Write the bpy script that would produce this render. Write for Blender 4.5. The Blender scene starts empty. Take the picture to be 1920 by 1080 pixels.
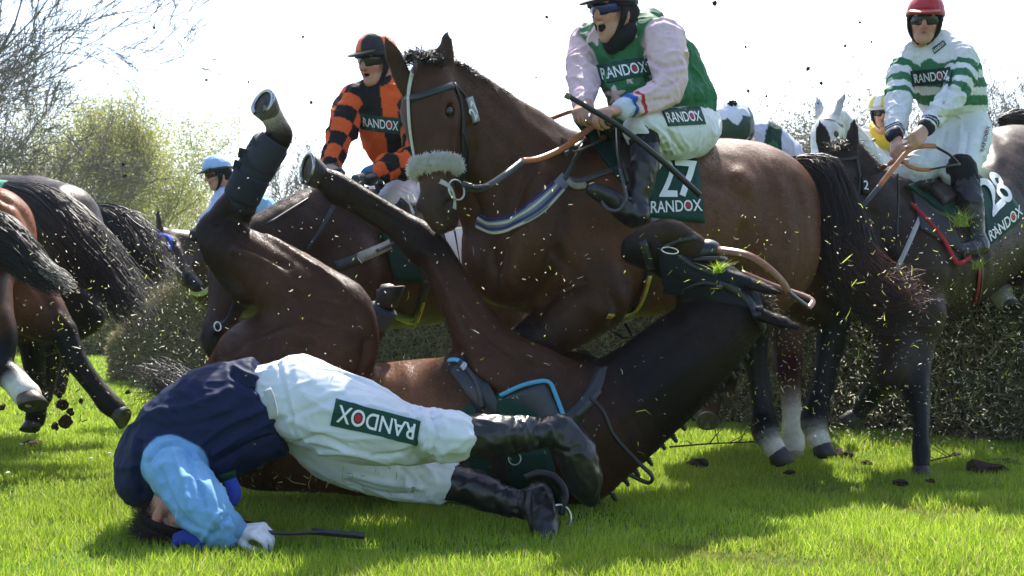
import bpy, bmesh, math, random
import numpy as np
from mathutils import Vector, Matrix
from mathutils.bvhtree import BVHTree

# ------------------------------------------------------------------ camera, sky, sun, exposure
SC = bpy.context.scene
COL = SC.collection
SCL = 1.12                                   # metres per unit of the depths used below
FPX, HZ, CAMH = 2260.0, 610.0, 0.65 * SCL    # focal length in photo pixels, horizon row, camera height
cam_d = bpy.data.cameras.new('camera')
cam = bpy.data.objects.new('camera', cam_d)
COL.objects.link(cam)
cam.location = (0, 0, CAMH)
cam.rotation_euler = (math.radians(90), 0, 0)
cam_d.sensor_width = 36.0
cam_d.lens = FPX / 1920 * 36.0
cam_d.shift_y = (HZ - 540) / 1920
cam_d.clip_start = 0.05
cam_d.clip_end = 3000
cam_d.dof.use_dof = True
cam_d.dof.focus_distance = 4.5 * SCL
cam_d.dof.aperture_fstop = 8.0
SC.camera = cam

SUN_EL, SUN_AZ = 52.0, 8.0                   # degrees above the horizon, degrees right of straight ahead (+Y)
W = bpy.data.worlds.new('World')
SC.world = W
W.use_nodes = True
nt = W.node_tree
nt.nodes.clear()
sky = nt.nodes.new('ShaderNodeTexSky')
sky.sky_type = 'NISHITA'
sky.sun_disc = False
sky.sun_elevation = math.radians(SUN_EL)
sky.sun_rotation = math.radians(SUN_AZ)
sky.air_density = 1.0
sky.dust_density = 2.0
sky.ozone_density = 1.0
bg = nt.nodes.new('ShaderNodeBackground')
bg.inputs['Strength'].default_value = 0.15
wo = nt.nodes.new('ShaderNodeOutputWorld')
nt.links.new(sky.outputs[0], bg.inputs[0])
nt.links.new(bg.outputs[0], wo.inputs[0])
sun_d = bpy.data.lights.new('sun', 'SUN')
sun_d.energy = 5.0
sun_d.angle = math.radians(0.5)
sun_d.color = (1.0, 0.95, 0.86)
sun = bpy.data.objects.new('sun', sun_d)
COL.objects.link(sun)
_e, _a = math.radians(SUN_EL), math.radians(SUN_AZ)
SUNDIR = Vector((math.sin(_a) * math.cos(_e), math.cos(_a) * math.cos(_e), math.sin(_e)))
sun.rotation_euler = SUNDIR.to_track_quat('Z', 'Y').to_euler()
sun.location = SUNDIR * 30
SC.view_settings.view_transform = 'Standard'
SC.view_settings.look = 'None'
SC.view_settings.exposure = 1.1
SC.view_settings.gamma = 1.0
SC.view_settings.use_curve_mapping = False
SC.cycles.use_denoising = True
SC.cycles.max_bounces = 6
SC.cycles.transparent_max_bounces = 8

# ------------------------------------------------------------------ small helpers
rng = np.random.default_rng(7)


def P(px, py, d):
    """point of the place seen at photo pixel (px, py), d depth units in front of the camera"""
    d = d * SCL
    return np.array([(px - 960) / FPX * d, d, CAMH - (py - HZ) / FPX * d])


def Pw(px, py, dm):
    return P(px, py, dm / SCL)


def gd(py):
    """depth (units) of flat ground seen at row py"""
    return FPX * CAMH / (py - HZ) / SCL


def norm(v):
    v = np.asarray(v, float)
    n = np.linalg.norm(v)
    return v / n if n > 1e-9 else v


def tag(o, label=None, cat=None, group=None, kind=None):
    if label: o['label'] = label
    if cat: o['category'] = cat
    if group: o['group'] = group
    if kind: o['kind'] = kind
    return o


def empty(name, loc, label=None, cat=None, group=None):
    o = bpy.data.objects.new(name, None)
    COL.objects.link(o)
    o.location = [float(x) for x in loc]
    o.empty_display_size = 0.1
    return tag(o, label, cat, group)


def link(name, me, mat, parent=None):
    o = bpy.data.objects.new(name, me)
    COL.objects.link(o)
    if mat is not None:
        for m in (mat if isinstance(mat, (list, tuple)) else [mat]):
            me.materials.append(m)
    if parent is not None:
        o.parent = parent
        q = parent
        off = Vector((0, 0, 0))
        while q is not None:
            off += Vector(q.location)
            q = q.parent
        o.location = (-off)          # vertices are in world space; parents are only translated
    return o


def np_mesh(name, V, faces, smooth=True, cols=None, mids=None):
    """V (n,3); faces: (m,k) int array of equal-size polygons or a list of lists"""
    me = bpy.data.meshes.new(name)
    V = np.asarray(V, np.float32)
    if isinstance(faces, np.ndarray):
        m, k = faces.shape
        me.vertices.add(len(V))
        me.vertices.foreach_set('co', V.ravel())
        me.loops.add(m * k)
        me.loops.foreach_set('vertex_index', faces.astype(np.int32).ravel())
        me.polygons.add(m)
        me.polygons.foreach_set('loop_start', np.arange(0, m * k, k, dtype=np.int32))
        me.polygons.foreach_set('loop_total', np.full(m, k, dtype=np.int32))
    else:
        me.from_pydata([tuple(map(float, v)) for v in V], [], [tuple(int(i) for i in f) for f in faces])
        m = len(faces)
    if mids is not None:
        me.polygons.foreach_set('material_index', np.asarray(mids, np.int32))
    me.polygons.foreach_set('use_smooth', np.full(m, bool(smooth)))
    if cols is not None:
        a = me.color_attributes.new('Col', 'FLOAT_COLOR', 'POINT')
        c = np.ones((len(V), 4), np.float32)
        c[:, :3] = cols
        a.data.foreach_set('color', c.ravel())
    me.update(calc_edges=True)
    me.validate()
    return me


class Soup:
    """collects tubes, ribbons, boxes into one mesh"""
    def __init__(s):
        s.v, s.f, s.c, s.n = [], [], [], 0

    def add(s, V, faces, col=None):
        s.v.append(np.asarray(V, float))
        s.f += [[i + s.n for i in f] for f in faces]
        s.n += len(V)
        s.c.append(np.tile(np.asarray(col if col is not None else (1, 1, 1), float), (len(V), 1)))

    def tube(s, pts, rad, sides=6, col=None, cap=True, flat=None, fdir=None):
        """round or (flat: second radius, fdir: its direction) elliptical tube along pts"""
        pts = np.asarray(pts, float)
        n = len(pts)
        rad = np.full(n, rad) if np.isscalar(rad) else np.asarray(rad, float)
        V, up = [], None
        for i in range(n):
            t = norm(pts[min(i + 1, n - 1)] - pts[max(i - 1, 0)])
            if fdir is not None:
                fd = np.asarray(fdir[i] if np.ndim(fdir) == 2 else fdir, float)
                a = norm(fd - t * fd.dot(t))
            else:
                if up is None:
                    up = np.array([0, 0, 1.]) if abs(t[2]) < .9 else np.array([1., 0, 0])
                a = norm(up - t * up.dot(t))
                up = a
            b = np.cross(t, a)
            ra = rad[i] if flat is None else (flat if np.isscalar(flat) else flat[i])
            for k in range(sides):
                th = 2 * math.pi * (k + .5) / sides
                V.append(pts[i] + a * math.cos(th) * ra + b * math.sin(th) * rad[i])
        f = []
        for i in range(n - 1):
            for k in range(sides):
                k2 = (k + 1) % sides
                f.append([i * sides + k, i * sides + k2, (i + 1) * sides + k2, (i + 1) * sides + k])
        if cap:
            f.append(list(range(sides - 1, -1, -1)))
            f.append([(n - 1) * sides + k for k in range(sides)])
        s.add(V, f, col)

    def mesh(s, name, smooth=True):
        V = np.concatenate(s.v)
        return np_mesh(name, V, s.f, smooth, np.concatenate(s.c))

    def build(s, name, mat, parent=None, smooth=True):
        return link(name, s.mesh(name, smooth), mat, parent)


def catmull(A, sub):
    A = np.asarray(A, float)
    if len(A) < 3 or sub <= 1:
        if sub <= 1: return A
        t = np.linspace(0, 1, sub + 1)[:, None]
        return A[0] * (1 - t) + A[1] * t
    B = np.vstack([2 * A[0] - A[1], A, 2 * A[-1] - A[-2]])
    out = []
    for i in range(1, len(B) - 2):
        p0, p1, p2, p3 = B[i - 1], B[i], B[i + 1], B[i + 2]
        for t in np.arange(sub) / sub:
            out.append(.5 * ((2 * p1) + (-p0 + p2) * t + (2 * p0 - 5 * p1 + 4 * p2 - p3) * t * t
                             + (-p0 + 3 * p1 - 3 * p2 + p3) * t ** 3))
    out.append(A[-1])
    return np.array(out)


def _h3(ix, iy, iz):
    h = (ix * 374761393 + iy * 668265263 + iz * 2147483647 * 3) & 0xffffffff
    h = ((h ^ (h >> 13)) * 1274126177) & 0xffffffff
    return ((h ^ (h >> 16)) & 0xffff) / 65535.0


def vnoise(Q):
    """value noise in 0..1"""
    Q = np.asarray(Q, float)
    i = np.floor(Q).astype(np.int64)
    f = Q - i
    f = f * f * (3 - 2 * f)
    r = 0
    for a in (0, 1):
        for b in (0, 1):
            for c in (0, 1):
                w = (f[:, 0] if a else 1 - f[:, 0]) * (f[:, 1] if b else 1 - f[:, 1]) * (f[:, 2] if c else 1 - f[:, 2])
                r = r + w * _h3(i[:, 0] + a, i[:, 1] + b, i[:, 2] + c)
    return r


# ------------------------------------------------------------------ bodies: smooth-blended limbs -> one continuous surface
class Body:
    def __init__(s, vox=.012):
        s.vox, s.prims, s.paint = vox, [], []

    def chain(s, pts, k=.03, lat=None, col=None, sub=4, op=1, world=False):
        """pts: (px,py,d,r_px[,w]) or, world=True, (x,y,z,r_m[,w]); w = thickness factor along lat"""
        pos, r, w = [], [], []
        for p in pts:
            if world:
                pos.append(p[:3]); r.append(p[3]); w.append(p[4] if len(p) > 4 else 1.)
            else:
                pos.append(P(*p[:3])); r.append(p[3] * p[2] * SCL / FPX); w.append(p[4] if len(p) > 4 else 1.)
        A = np.column_stack([np.array(pos, float), r, w])
        if col is not None:
            col = np.asarray(col, float)
            C = np.tile(col, (len(A), 1)) if col.ndim == 1 else col
            A = np.column_stack([A, C])
        A = catmull(A, sub)
        A[:, 3] = np.maximum(A[:, 3], 1e-3)
        s.prims.append(dict(t='c', A=A, k=k, lat=None if lat is None else norm(lat), col=col is not None, op=op))
        return s

    def ell(s, c, rad, ax=None, k=.03, col=None, op=1):
        ax = np.eye(3) if ax is None else np.asarray(ax, float)
        s.prims.append(dict(t='e', c=np.asarray(c, float), r=np.asarray(rad, float), ax=ax, k=k,
                            colv=None if col is None else np.asarray(col, float), col=col is not None, op=op))
        return s

    def half(s, c, n, k=.004):
        """cut away everything on the +n side of the plane through c"""
        s.prims.append(dict(t='h', c=np.asarray(c, float), n=norm(n), k=k, col=False, op=-1))
        return s

    def _box(s, p):
        if p['t'] == 'c':
            A = p['A']
            rr = (A[:, 3] * np.maximum(1, A[:, 4]))[:, None]
            return (A[:, :3] - rr).min(0), (A[:, :3] + rr).max(0)
        if p['t'] == 'e':
            e = np.sqrt(((p['ax'] * p['r'][:, None]) ** 2).sum(0))
            return p['c'] - e, p['c'] + e
        return np.full(3, -1e9), np.full(3, 1e9)

    @staticmethod
    def _seg(p, Q, i):
        A = p['A']
        a, b = A[i], A[i + 1]
        ba = b[:3] - a[:3]
        L = ba.dot(ba) + 1e-12
        q = Q - a[:3]
        t = np.clip(q @ ba / L, 0, 1)
        v = q - t[..., None] * ba
        r = a[3] + (b[3] - a[3]) * t
        if p['lat'] is not None:
            w = a[4] + (b[4] - a[4]) * t
            l = v @ p['lat']
            vv = (v * v).sum(-1) + l * l * (1 / (w * w) - 1)
            d = (np.sqrt(np.maximum(vv, 0)) - r) * np.minimum(1, .5 + .5 * w)
        else:
            d = np.sqrt((v * v).sum(-1)) - r
        return d, t

    @staticmethod
    def _ell(p, Q):
        q = (Q - p['c']) @ p['ax'].T
        k0 = np.sqrt(((q / p['r']) ** 2).sum(-1))
        k1 = np.sqrt(((q / p['r'] ** 2) ** 2).sum(-1)) + 1e-9
        return np.where(k0 < .2, (k0 - 1) * p['r'].min(), k0 * (k0 - 1) / k1)

    def mesh(s, smooth=2, warp=None):
        h = s.vox
        lo = np.min([s._box(p)[0] for p in s.prims if p['op'] > 0], 0) - 4 * h
        hi = np.max([s._box(p)[1] for p in s.prims if p['op'] > 0], 0) + 4 * h
        n = np.ceil((hi - lo) / h).astype(int) + 1
        ax = [lo[i] + h * np.arange(n[i]) for i in range(3)]
        F = np.full(n, 1.0, np.float32)

        def rngs(a, b):
            i0 = np.clip(np.floor((a - lo) / h).astype(int), 0, n - 1)
            i1 = np.clip(np.ceil((b - lo) / h).astype(int) + 1, 1, n)
            return i0, i1

        def pts(i0, i1):
            g = np.meshgrid(*[ax[i][i0[i]:i1[i]] for i in range(3)], indexing='ij')
            return np.stack(g, -1)

        for p in s.prims:
            a, b = s._box(p)
            m = p['k'] + 3 * h
            i0, i1 = rngs(np.maximum(a - m, lo), np.minimum(b + m, hi))
            sl = tuple(slice(i0[i], i1[i]) for i in range(3))
            if p['t'] == 'c':
                T = np.full(i1 - i0, 1.0, np.float32)
                A = p['A']
                for i in range(len(A) - 1):
                    ra, rb = A[i, 3] * max(1, A[i, 4]), A[i + 1, 3] * max(1, A[i + 1, 4])
                    sa = np.minimum(A[i, :3] - ra, A[i + 1, :3] - rb) - m
                    sb = np.maximum(A[i, :3] + ra, A[i + 1, :3] + rb) + m
                    j0, j1 = rngs(sa, sb)
                    j0, j1 = np.maximum(j0, i0), np.minimum(j1, i1)
                    if (j1 <= j0).any(): continue
                    d, _ = s._seg(p, pts(j0, j1), i)
                    ss = tuple(slice(j0[q] - i0[q], j1[q] - i0[q]) for q in range(3))
                    T[ss] = np.minimum(T[ss], d)
            elif p['t'] == 'e':
                T = s._ell(p, pts(i0, i1)).astype(np.float32)
            else:
                T = -((pts(i0, i1) - p['c']) @ p['n']).astype(np.float32)
            k = p['k']
            if p['op'] > 0:
                hh = np.maximum(k - np.abs(F[sl] - T), 0) / k
                F[sl] = np.minimum(F[sl], T) - hh * hh * k * .25
            else:
                T = -T
                hh = np.maximum(k - np.abs(F[sl] - T), 0) / k
                F[sl] = np.maximum(F[sl], T) + hh * hh * k * .25
        V, Q = surface_nets(F, lo, h)
        for _ in range(smooth):
            V = lap(V, Q)
        s.V, s.Q = V, Q
        return V, Q

    def colours(s, V, sig=.012, default=(.1, .05, .03)):
        num = np.zeros((len(V), 3)); den = np.zeros(len(V)) + 1e-30
        dmin = None
        rows = []
        for p in s.prims:
            if not p['col']: continue
            if p['t'] == 'c':
                bd = np.full(len(V), 1e3); bc = np.zeros((len(V), 3))
                A = p['A']
                for i in range(len(A) - 1):
                    d, t = s._seg(p, V, i)
                    m = d < bd
                    bd[m] = d[m]
                    bc[m] = A[i, 5:8] + (A[i + 1, 5:8] - A[i, 5:8]) * t[m][:, None]
                rows.append((bd, bc))
            else:
                rows.append((s._ell(p, V), np.tile(p['colv'], (len(V), 1))))
        if not rows: return np.tile(default, (len(V), 1))
        D = np.stack([r[0] for r in rows])
        D0 = D.min(0)
        for (d, c) in rows:
            w = np.exp(-np.clip((d - D0) / sig, 0, 60))
            num += w[:, None] * c; den += w
        return num / den[:, None]


def surface_nets(F, lo, h):
    n = np.array(F.shape)
    S = F < 0
    c = S[:-1, :-1, :-1]
    cnt = np.zeros(n - 1, np.int8)
    for a in (0, 1):
        for b in (0, 1):
            for d in (0, 1):
                cnt += S[a:n[0] - 1 + a, b:n[1] - 1 + b, d:n[2] - 1 + d]
    act = (cnt > 0) & (cnt < 8)
    idx = np.argwhere(act)
    vid = np.full(n - 1, -1, np.int64)
    vid[act] = np.arange(len(idx))
    acc = np.zeros((len(idx), 3)); num = np.zeros(len(idx))
    corners = [(a, b, d) for a in (0, 1) for b in (0, 1) for d in (0, 1)]
    val = {cc: F[idx[:, 0] + cc[0], idx[:, 1] + cc[1], idx[:, 2] + cc[2]] for cc in corners}
    for ca in corners:
        for axn in range(3):
            if ca[axn]: continue
            cb = list(ca); cb[axn] = 1; cb = tuple(cb)
            fa, fb = val[ca], val[cb]
            m = (fa < 0) != (fb < 0)
            t = np.where(m, fa / np.where(m, fa - fb, 1), 0)
            pt = np.tile(np.array(ca, float), (len(idx), 1))
            pt[:, axn] = t
            acc[m] += pt[m]; num[m] += 1
    V = lo + h * (idx + acc / num[:, None])
    quads = []
    for axn in range(3):
        u, v = (axn + 1) % 3, (axn + 2) % 3
        sa = [slice(None)] * 3; sb = [slice(None)] * 3
        sa[axn] = slice(0, n[axn] - 1); sb[axn] = slice(1, n[axn])
        A, B = S[tuple(sa)], S[tuple(sb)]
        e = np.argwhere(A != B)
        e = e[(e[:, u] > 0) & (e[:, v] > 0) & (e[:, u] < n[u] - 1) & (e[:, v] < n[v] - 1)]
        inside = A[e[:, 0], e[:, 1], e[:, 2]]
        def g(du, dv):
            q = e.copy(); q[:, u] -= du; q[:, v] -= dv
            return vid[q[:, 0], q[:, 1], q[:, 2]]
        q = np.column_stack([g(1, 1), g(0, 1), g(0, 0), g(1, 0)])
        q[~inside] = q[~inside][:, ::-1]
        quads.append(q)
    Q = np.concatenate(quads)
    Q = Q[(Q >= 0).all(1)]
    return V, Q


def lap(V, Q, lam=.6):
    acc = np.zeros_like(V); cnt = np.zeros(len(V))
    for i in range(4):
        a, b = Q[:, i], Q[:, (i + 1) % 4]
        for q in range(3):
            acc[:, q] += np.bincount(a, V[b, q], len(V)) + np.bincount(b, V[a, q], len(V))
        cnt += np.bincount(a, minlength=len(V)) + np.bincount(b, minlength=len(V))
    return V + lam * (acc / np.maximum(cnt, 1)[:, None] - V)


def vnormals(V, Q):
    N = np.cross(V[Q[:, 2]] - V[Q[:, 0]], V[Q[:, 3]] - V[Q[:, 1]])
    out = np.zeros_like(V)
    for i in range(4):
        for q in range(3):
            out[:, q] += np.bincount(Q[:, i], N[:, q], len(V))
    return out / (np.linalg.norm(out, axis=1)[:, None] + 1e-12)


def make_bvh(V, Q):
    return BVHTree.FromPolygons([tuple(v) for v in V], [tuple(int(i) for i in q) for q in Q])


def wrinkle(V, Q, amp, freq, dirn=None, seed=0.):
    """cloth folds: sharp warped ridges pushed along the normals"""
    N = vnormals(V, Q)
    S = V * freq
    if dirn is not None:
        dn = norm(dirn)
        S = S - (S @ dn)[:, None] * dn * .7
    w1 = np.stack([vnoise(V * freq * .55 + seed + o) for o in (31, 57, 83)], 1) * 2.2
    a = vnoise(S + w1 + seed)
    b = vnoise(S * 2.0 - w1 * .8 + seed + 9)
    ra = np.clip(1 - np.abs(2 * a - 1) * 2.6, 0, 1) ** 1.3
    rb = np.clip(1 - np.abs(2 * b - 1) * 2.2, 0, 1) ** 1.3
    lump = vnoise(V * freq * .5 + seed + 17) - .5
    rc = np.clip(1 - np.abs(2 * vnoise(S * 4.3 + w1 * 1.5 + seed) - 1) * 2., 0, 1)
    return V + N * (amp * (1.2 * ra ** 1.6 + .6 * rb + .3 * rc + .45 * lump - .45))[:, None]


def strands(name, PTS, rad, cols, mat_, parent, sides=3):
    """many fine tapered hairs as one mesh; PTS (n,m,3), rad (m,), cols (n,3) or (n,m,3)"""
    n, m, _ = PTS.shape
    T = np.gradient(PTS, axis=1)
    T /= np.linalg.norm(T, axis=2, keepdims=True) + 1e-9
    up = rng.normal(size=(n, 1, 3))
    A = up - T * (up * T).sum(2, keepdims=True)
    A /= np.linalg.norm(A, axis=2, keepdims=True) + 1e-9
    B = np.cross(T, A)
    V = []
    for k in range(sides):
        th = 2 * math.pi * k / sides
        V.append(PTS + (A * math.cos(th) + B * math.sin(th)) * rad[None, :, None])
    V = np.stack(V, 2).reshape(-1, 3)
    base = (np.arange(n) * m * sides)[:, None, None]
    i = np.arange(m - 1)[None, :, None] * sides
    k = np.arange(sides)[None, None, :]
    k2 = (k + 1) % sides
    F = np.stack([base + i + k, base + i + k2, base + i + sides + k2, base + i + sides + k], -1).reshape(-1, 4)
    if cols.ndim == 2:
        cols = np.repeat(cols[:, None, :], m, 1)
    C = np.repeat(cols[:, :, None, :], sides, 2).reshape(-1, 3)
    return link(name, np_mesh(name, V, F, True, C), mat_, parent)


# ------------------------------------------------------------------ laying straps and marks on a surface
ORG = Vector((0, 0, CAMH))


def cast(bvh, px, py, dflt=None):
    dr = Vector(P(px, py, 1.)) - ORG
    dr.normalize()
    loc, nn, _, _ = bvh.ray_cast(ORG, dr, 50)
    if loc is None:
        q = Vector(P(px, py, dflt or 4.5))
        loc, nn, _, _ = bvh.find_nearest(q)
        return np.array(loc), np.array(nn), False
    return np.array(loc), np.array(nn), True


def ribbon(S, pts, nrm, width, thick=.004, col=None):
    """flat strap along pts, its broad face facing nrm"""
    pts = np.asarray(pts, float); nrm = np.asarray(nrm, float)
    n = len(pts)
    width = np.full(n, width) if np.isscalar(width) else np.asarray(width)
    V, f = [], []
    for i in range(n):
        t = norm(pts[min(i + 1, n - 1)] - pts[max(i - 1, 0)])
        nn = norm(nrm[i] - t * nrm[i].dot(t))
        b = np.cross(t, nn)
        w = width[i] / 2
        V += [pts[i] - b * w - nn * thick * .5, pts[i] + b * w - nn * thick * .5, pts[i] + b * w * .96 + nn * thick * .5, pts[i] - b * w * .96 + nn * thick * .5]
    for i in range(n - 1):
        for k in range(4):
            k2 = (k + 1) % 4
            f.append([4 * i + k, 4 * i + k2, 4 * i + 4 + k2, 4 * i + 4 + k])
    f += [[3, 2, 1, 0], [4 * n - 4, 4 * n - 3, 4 * n - 2, 4 * n - 1]]
    S.add(V, f, col)


def resample(pts, step):
    pts = np.asarray(pts, float)
    out = [pts[0]]
    for i in range(len(pts) - 1):
        n = max(1, int(np.linalg.norm(pts[i + 1][:2] - pts[i][:2]) / step))
        for k in range(1, n + 1):
            out.append(pts[i] + (pts[i + 1] - pts[i]) * k / n)
    return np.array(out)


def strap(S, bvh, pix, width, off=.004, thick=.004, col=None, dflt=4.5, curve=True):
    pix = catmull(np.asarray(pix, float), 6) if curve and len(pix) > 2 else np.asarray(pix, float)
    pix = resample(pix, 7)
    pts, ns = [], []
    for p in pix:
        l, n, ok = cast(bvh, p[0], p[1], dflt)
        pts.append(l + n * off); ns.append(n)
    pts, ns = np.array(pts), np.array(ns)
    for _ in range(3):
        if len(pts) > 3:
            pts[1:-1] = (pts[:-2] + 2 * pts[1:-1] + pts[2:]) / 4
            ns[1:-1] = (ns[:-2] + 2 * ns[1:-1] + ns[2:]) / 4
    ribbon(S, pts, ns, width, thick, col)
    return pts


def loop_strap(S, bvh, c, axis, width, off=.004, thick=.004, col=None, rmax=.6, n=48):
    """closed strap round a limb or trunk: c centre point inside, axis along the limb"""
    axis = norm(axis)
    a = norm(np.cross(axis, [0.3, .1, 1.])); b = np.cross(axis, a)
    pts, ns = [], []
    for i in range(n + 1):
        th = 2 * math.pi * i / n
        dr = a * math.cos(th) + b * math.sin(th)
        loc, nn, _, _ = bvh.ray_cast(Vector(c), Vector(dr), rmax)
        if loc is None: continue
        pts.append(np.array(loc) + dr * off); ns.append(dr)
    pts = np.array(pts)
    for _ in range(2):
        pts[1:-1] = (pts[:-2] + 2 * pts[1:-1] + pts[2:]) / 4
    ribbon(S, pts, ns, width, thick, col)
    return pts


def bil(cn, u, v):
    """cn: pixel corners top-left, top-right, bottom-right, bottom-left as the writing reads"""
    tl, tr, br, bl = [np.asarray(c, float) for c in cn]
    return (tl * (1 - u) + tr * u) * v + (bl * (1 - u) + br * u) * (1 - v)


def lay_grid(bvh, cn, nu, nv, off, dflt=4.5, thick=.004, trim=None):
    """a cloth panel lying on the surface; returns V, faces"""
    top, nr = [], []
    for j in range(nv + 1):
        for i in range(nu + 1):
            q = bil(cn, i / nu, j / nv)
            l, n, ok = cast(bvh, q[0], q[1], dflt)
            if not ok:
                # ray missed: keep the panel's own pixel, at the depth of the nearest surface
                l = Pw(q[0], q[1], l[1])
            if n[1] > -.15: n = norm(n + np.array([0, -.5, 0]))
            top.append(l); nr.append(n)
    top, nr = np.array(top), np.array(nr)
    G = top.reshape(nv + 1, nu + 1, 3); M = nr.reshape(nv + 1, nu + 1, 3)
    for _ in range(4):
        G2 = G.copy(); G2[1:-1, 1:-1] = (G[1:-1, 1:-1] * 2 + G[:-2, 1:-1] + G[2:, 1:-1] + G[1:-1, :-2] + G[1:-1, 2:]) / 6
        G = G2
    top = G.reshape(-1, 3)
    a = top + nr * (off + thick); b = top + nr * off * .2
    n = len(top)
    V = np.concatenate([a, b]); f = []
    w = nu + 1
    for j in range(nv):
        for i in range(nu):
            q = [j * w + i, j * w + i + 1, (j + 1) * w + i + 1, (j + 1) * w + i]
            f.append(q); f.append([x + n for x in q[::-1]])
    for i in range(nu):
        f.append([i + 1, i, i + n, i + 1 + n])
        t = nv * w + i
        f.append([t, t + 1, t + 1 + n, t + n])
    for j in range(nv):
        l = j * w
        f.append([l, l + w, l + w + n, l + n])
        r = j * w + nu
        f.append([r + w, r, r + n, r + w + n])
    return V, f


_tcache = {}


def text_mesh(s):
    """flat outline mesh of a word: (V2 scaled to the unit square, faces, aspect, advance fractions)"""
    if s in _tcache: return _tcache[s]
    def ev(t):
        cu = bpy.data.curves.new('t', 'FONT'); cu.body = t; cu.resolution_u = 6
        cu.offset = .012
        o = bpy.data.objects.new('t', cu); COL.objects.link(o)
        dg = bpy.context.evaluated_depsgraph_get()
        me = bpy.data.meshes.new_from_object(o.evaluated_get(dg))
        bm = bmesh.new(); bm.from_mesh(me)
        for _ in range(3):
            bmesh.ops.triangulate(bm, faces=bm.faces[:])
            ee = [e for e in bm.edges if e.calc_length() > .16]
            if ee: bmesh.ops.subdivide_edges(bm, edges=ee, cuts=1)
        bmesh.ops.triangulate(bm, faces=bm.faces[:])
        V = np.array([v.co[:2] for v in bm.verts]); f = [[v.index for v in q.verts] for q in bm.faces]
        bm.free(); bpy.data.objects.remove(o); bpy.data.curves.remove(cu); bpy.data.meshes.remove(me)
        return V, f
    V, f = ev(s)
    lo, hi = V.min(0), V.max(0)
    ring = None
    if 'O' in s and len(s) > 1:
        k = s.index('O')
        Vb, _ = ev(s[:k + 1]); x1 = Vb[:, 0].max()
        Vo, _ = ev('O'); wO = Vo[:, 0].max() - Vo[:, 0].min()
        ring = ((x1 - wO / 2 - lo[0]) / (hi[0] - lo[0]), wO / (hi[0] - lo[0]))
    r = ((V - lo) / (hi - lo), f, (hi - lo)[0] / (hi - lo)[1], ring)
    _tcache[s] = r
    return r


def lay_text(bvh, cn, s, off, col, S, dflt=4.5, dot=None):
    V2, f, asp, ring = text_mesh(s)
    V = []
    def pt(u, v, o):
        q = bil(cn, u, v)
        l, n, ok = cast(bvh, q[0], q[1], dflt)
        if not ok: l = Pw(q[0], q[1], l[1])
        if n[1] > -.15: n = norm(n + np.array([0, -.5, 0]))
        return l + n * o
    for u, v in V2: V.append(pt(u, v, off))
    S.add(V, f, col)
    if dot is not None and ring is not None:
        cu, wu = ring
        D = [pt(cu, .5, off)]
        for i in range(14):
            th = 2 * math.pi * i / 14
            D.append(pt(cu + wu * .235 * math.cos(th), .5 + .25 * math.sin(th), off + .0005))
        S.add(D, [[0, 1 + i, 1 + (i + 1) % 14] for i in range(14)], dot)


# ------------------------------------------------------------------ materials
_mats = {}


def mat(name, col=(.5, .5, .5), rough=.6, spec=.4, attr=False, sheen=0., noise=None, bump=None, metal=0., coat=0.,
        trans=0., stretch=(1, 1, 1), alpha=1.):
    if name in _mats: return _mats[name]
    m = bpy.data.materials.new(name)
    m.use_nodes = True
    n, L = m.node_tree.nodes, m.node_tree.links
    b = n['Principled BSDF']
    b.inputs['Roughness'].default_value = rough
    b.inputs['Specular IOR Level'].default_value = spec
    b.inputs['Metallic'].default_value = metal
    b.inputs['Sheen Weight'].default_value = sheen
    b.inputs['Coat Weight'].default_value = coat
    tc = n.new('ShaderNodeTexCoord'); mp = n.new('ShaderNodeMapping')
    mp.inputs['Scale'].default_value = stretch
    L.new(tc.outputs['Object'], mp.inputs['Vector'])
    if attr:
        a = n.new('ShaderNodeAttribute'); a.attribute_name = 'Col'; src = a.outputs['Color']
    else:
        a = n.new('ShaderNodeRGB'); a.outputs[0].default_value = (*col, 1); src = a.outputs[0]
    if noise:
        sc, lo, hi = noise
        t = n.new('ShaderNodeTexNoise'); t.inputs['Scale'].default_value = sc; t.inputs['Detail'].default_value = 5
        t.inputs['Roughness'].default_value = .65
        L.new(mp.outputs[0], t.inputs['Vector'])
        r = n.new('ShaderNodeMapRange'); r.inputs['From Min'].default_value = .3; r.inputs['From Max'].default_value = .7
        r.inputs['To Min'].default_value = lo; r.inputs['To Max'].default_value = hi
        L.new(t.outputs['Fac'], r.inputs['Value'])
        v = n.new('ShaderNodeVectorMath'); v.operation = 'SCALE'
        L.new(src, v.inputs[0]); L.new(r.outputs[0], v.inputs['Scale']); src = v.outputs[0]
    L.new(src, b.inputs['Base Color'])
    if bump:
        sc, st, dist = bump
        t = n.new('ShaderNodeTexNoise'); t.inputs['Scale'].default_value = sc; t.inputs['Detail'].default_value = 4
        L.new(mp.outputs[0], t.inputs['Vector'])
        q = n.new('ShaderNodeBump'); q.inputs['Strength'].default_value = st; q.inputs['Distance'].default_value = dist
        L.new(t.outputs['Fac'], q.inputs['Height']); L.new(q.outputs[0], b.inputs['Normal'])
    if trans > 0:
        tr = n.new('ShaderNodeBsdfTranslucent')
        L.new(src, tr.inputs['Color'])
        mx = n.new('ShaderNodeMixShader'); mx.inputs[0].default_value = trans
        L.new(b.outputs[0], mx.inputs[1]); L.new(tr.outputs[0], mx.inputs[2])
        L.new(mx.outputs[0], n['Material Output'].inputs['Surface'])
    _mats[name] = m
    return m


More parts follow.
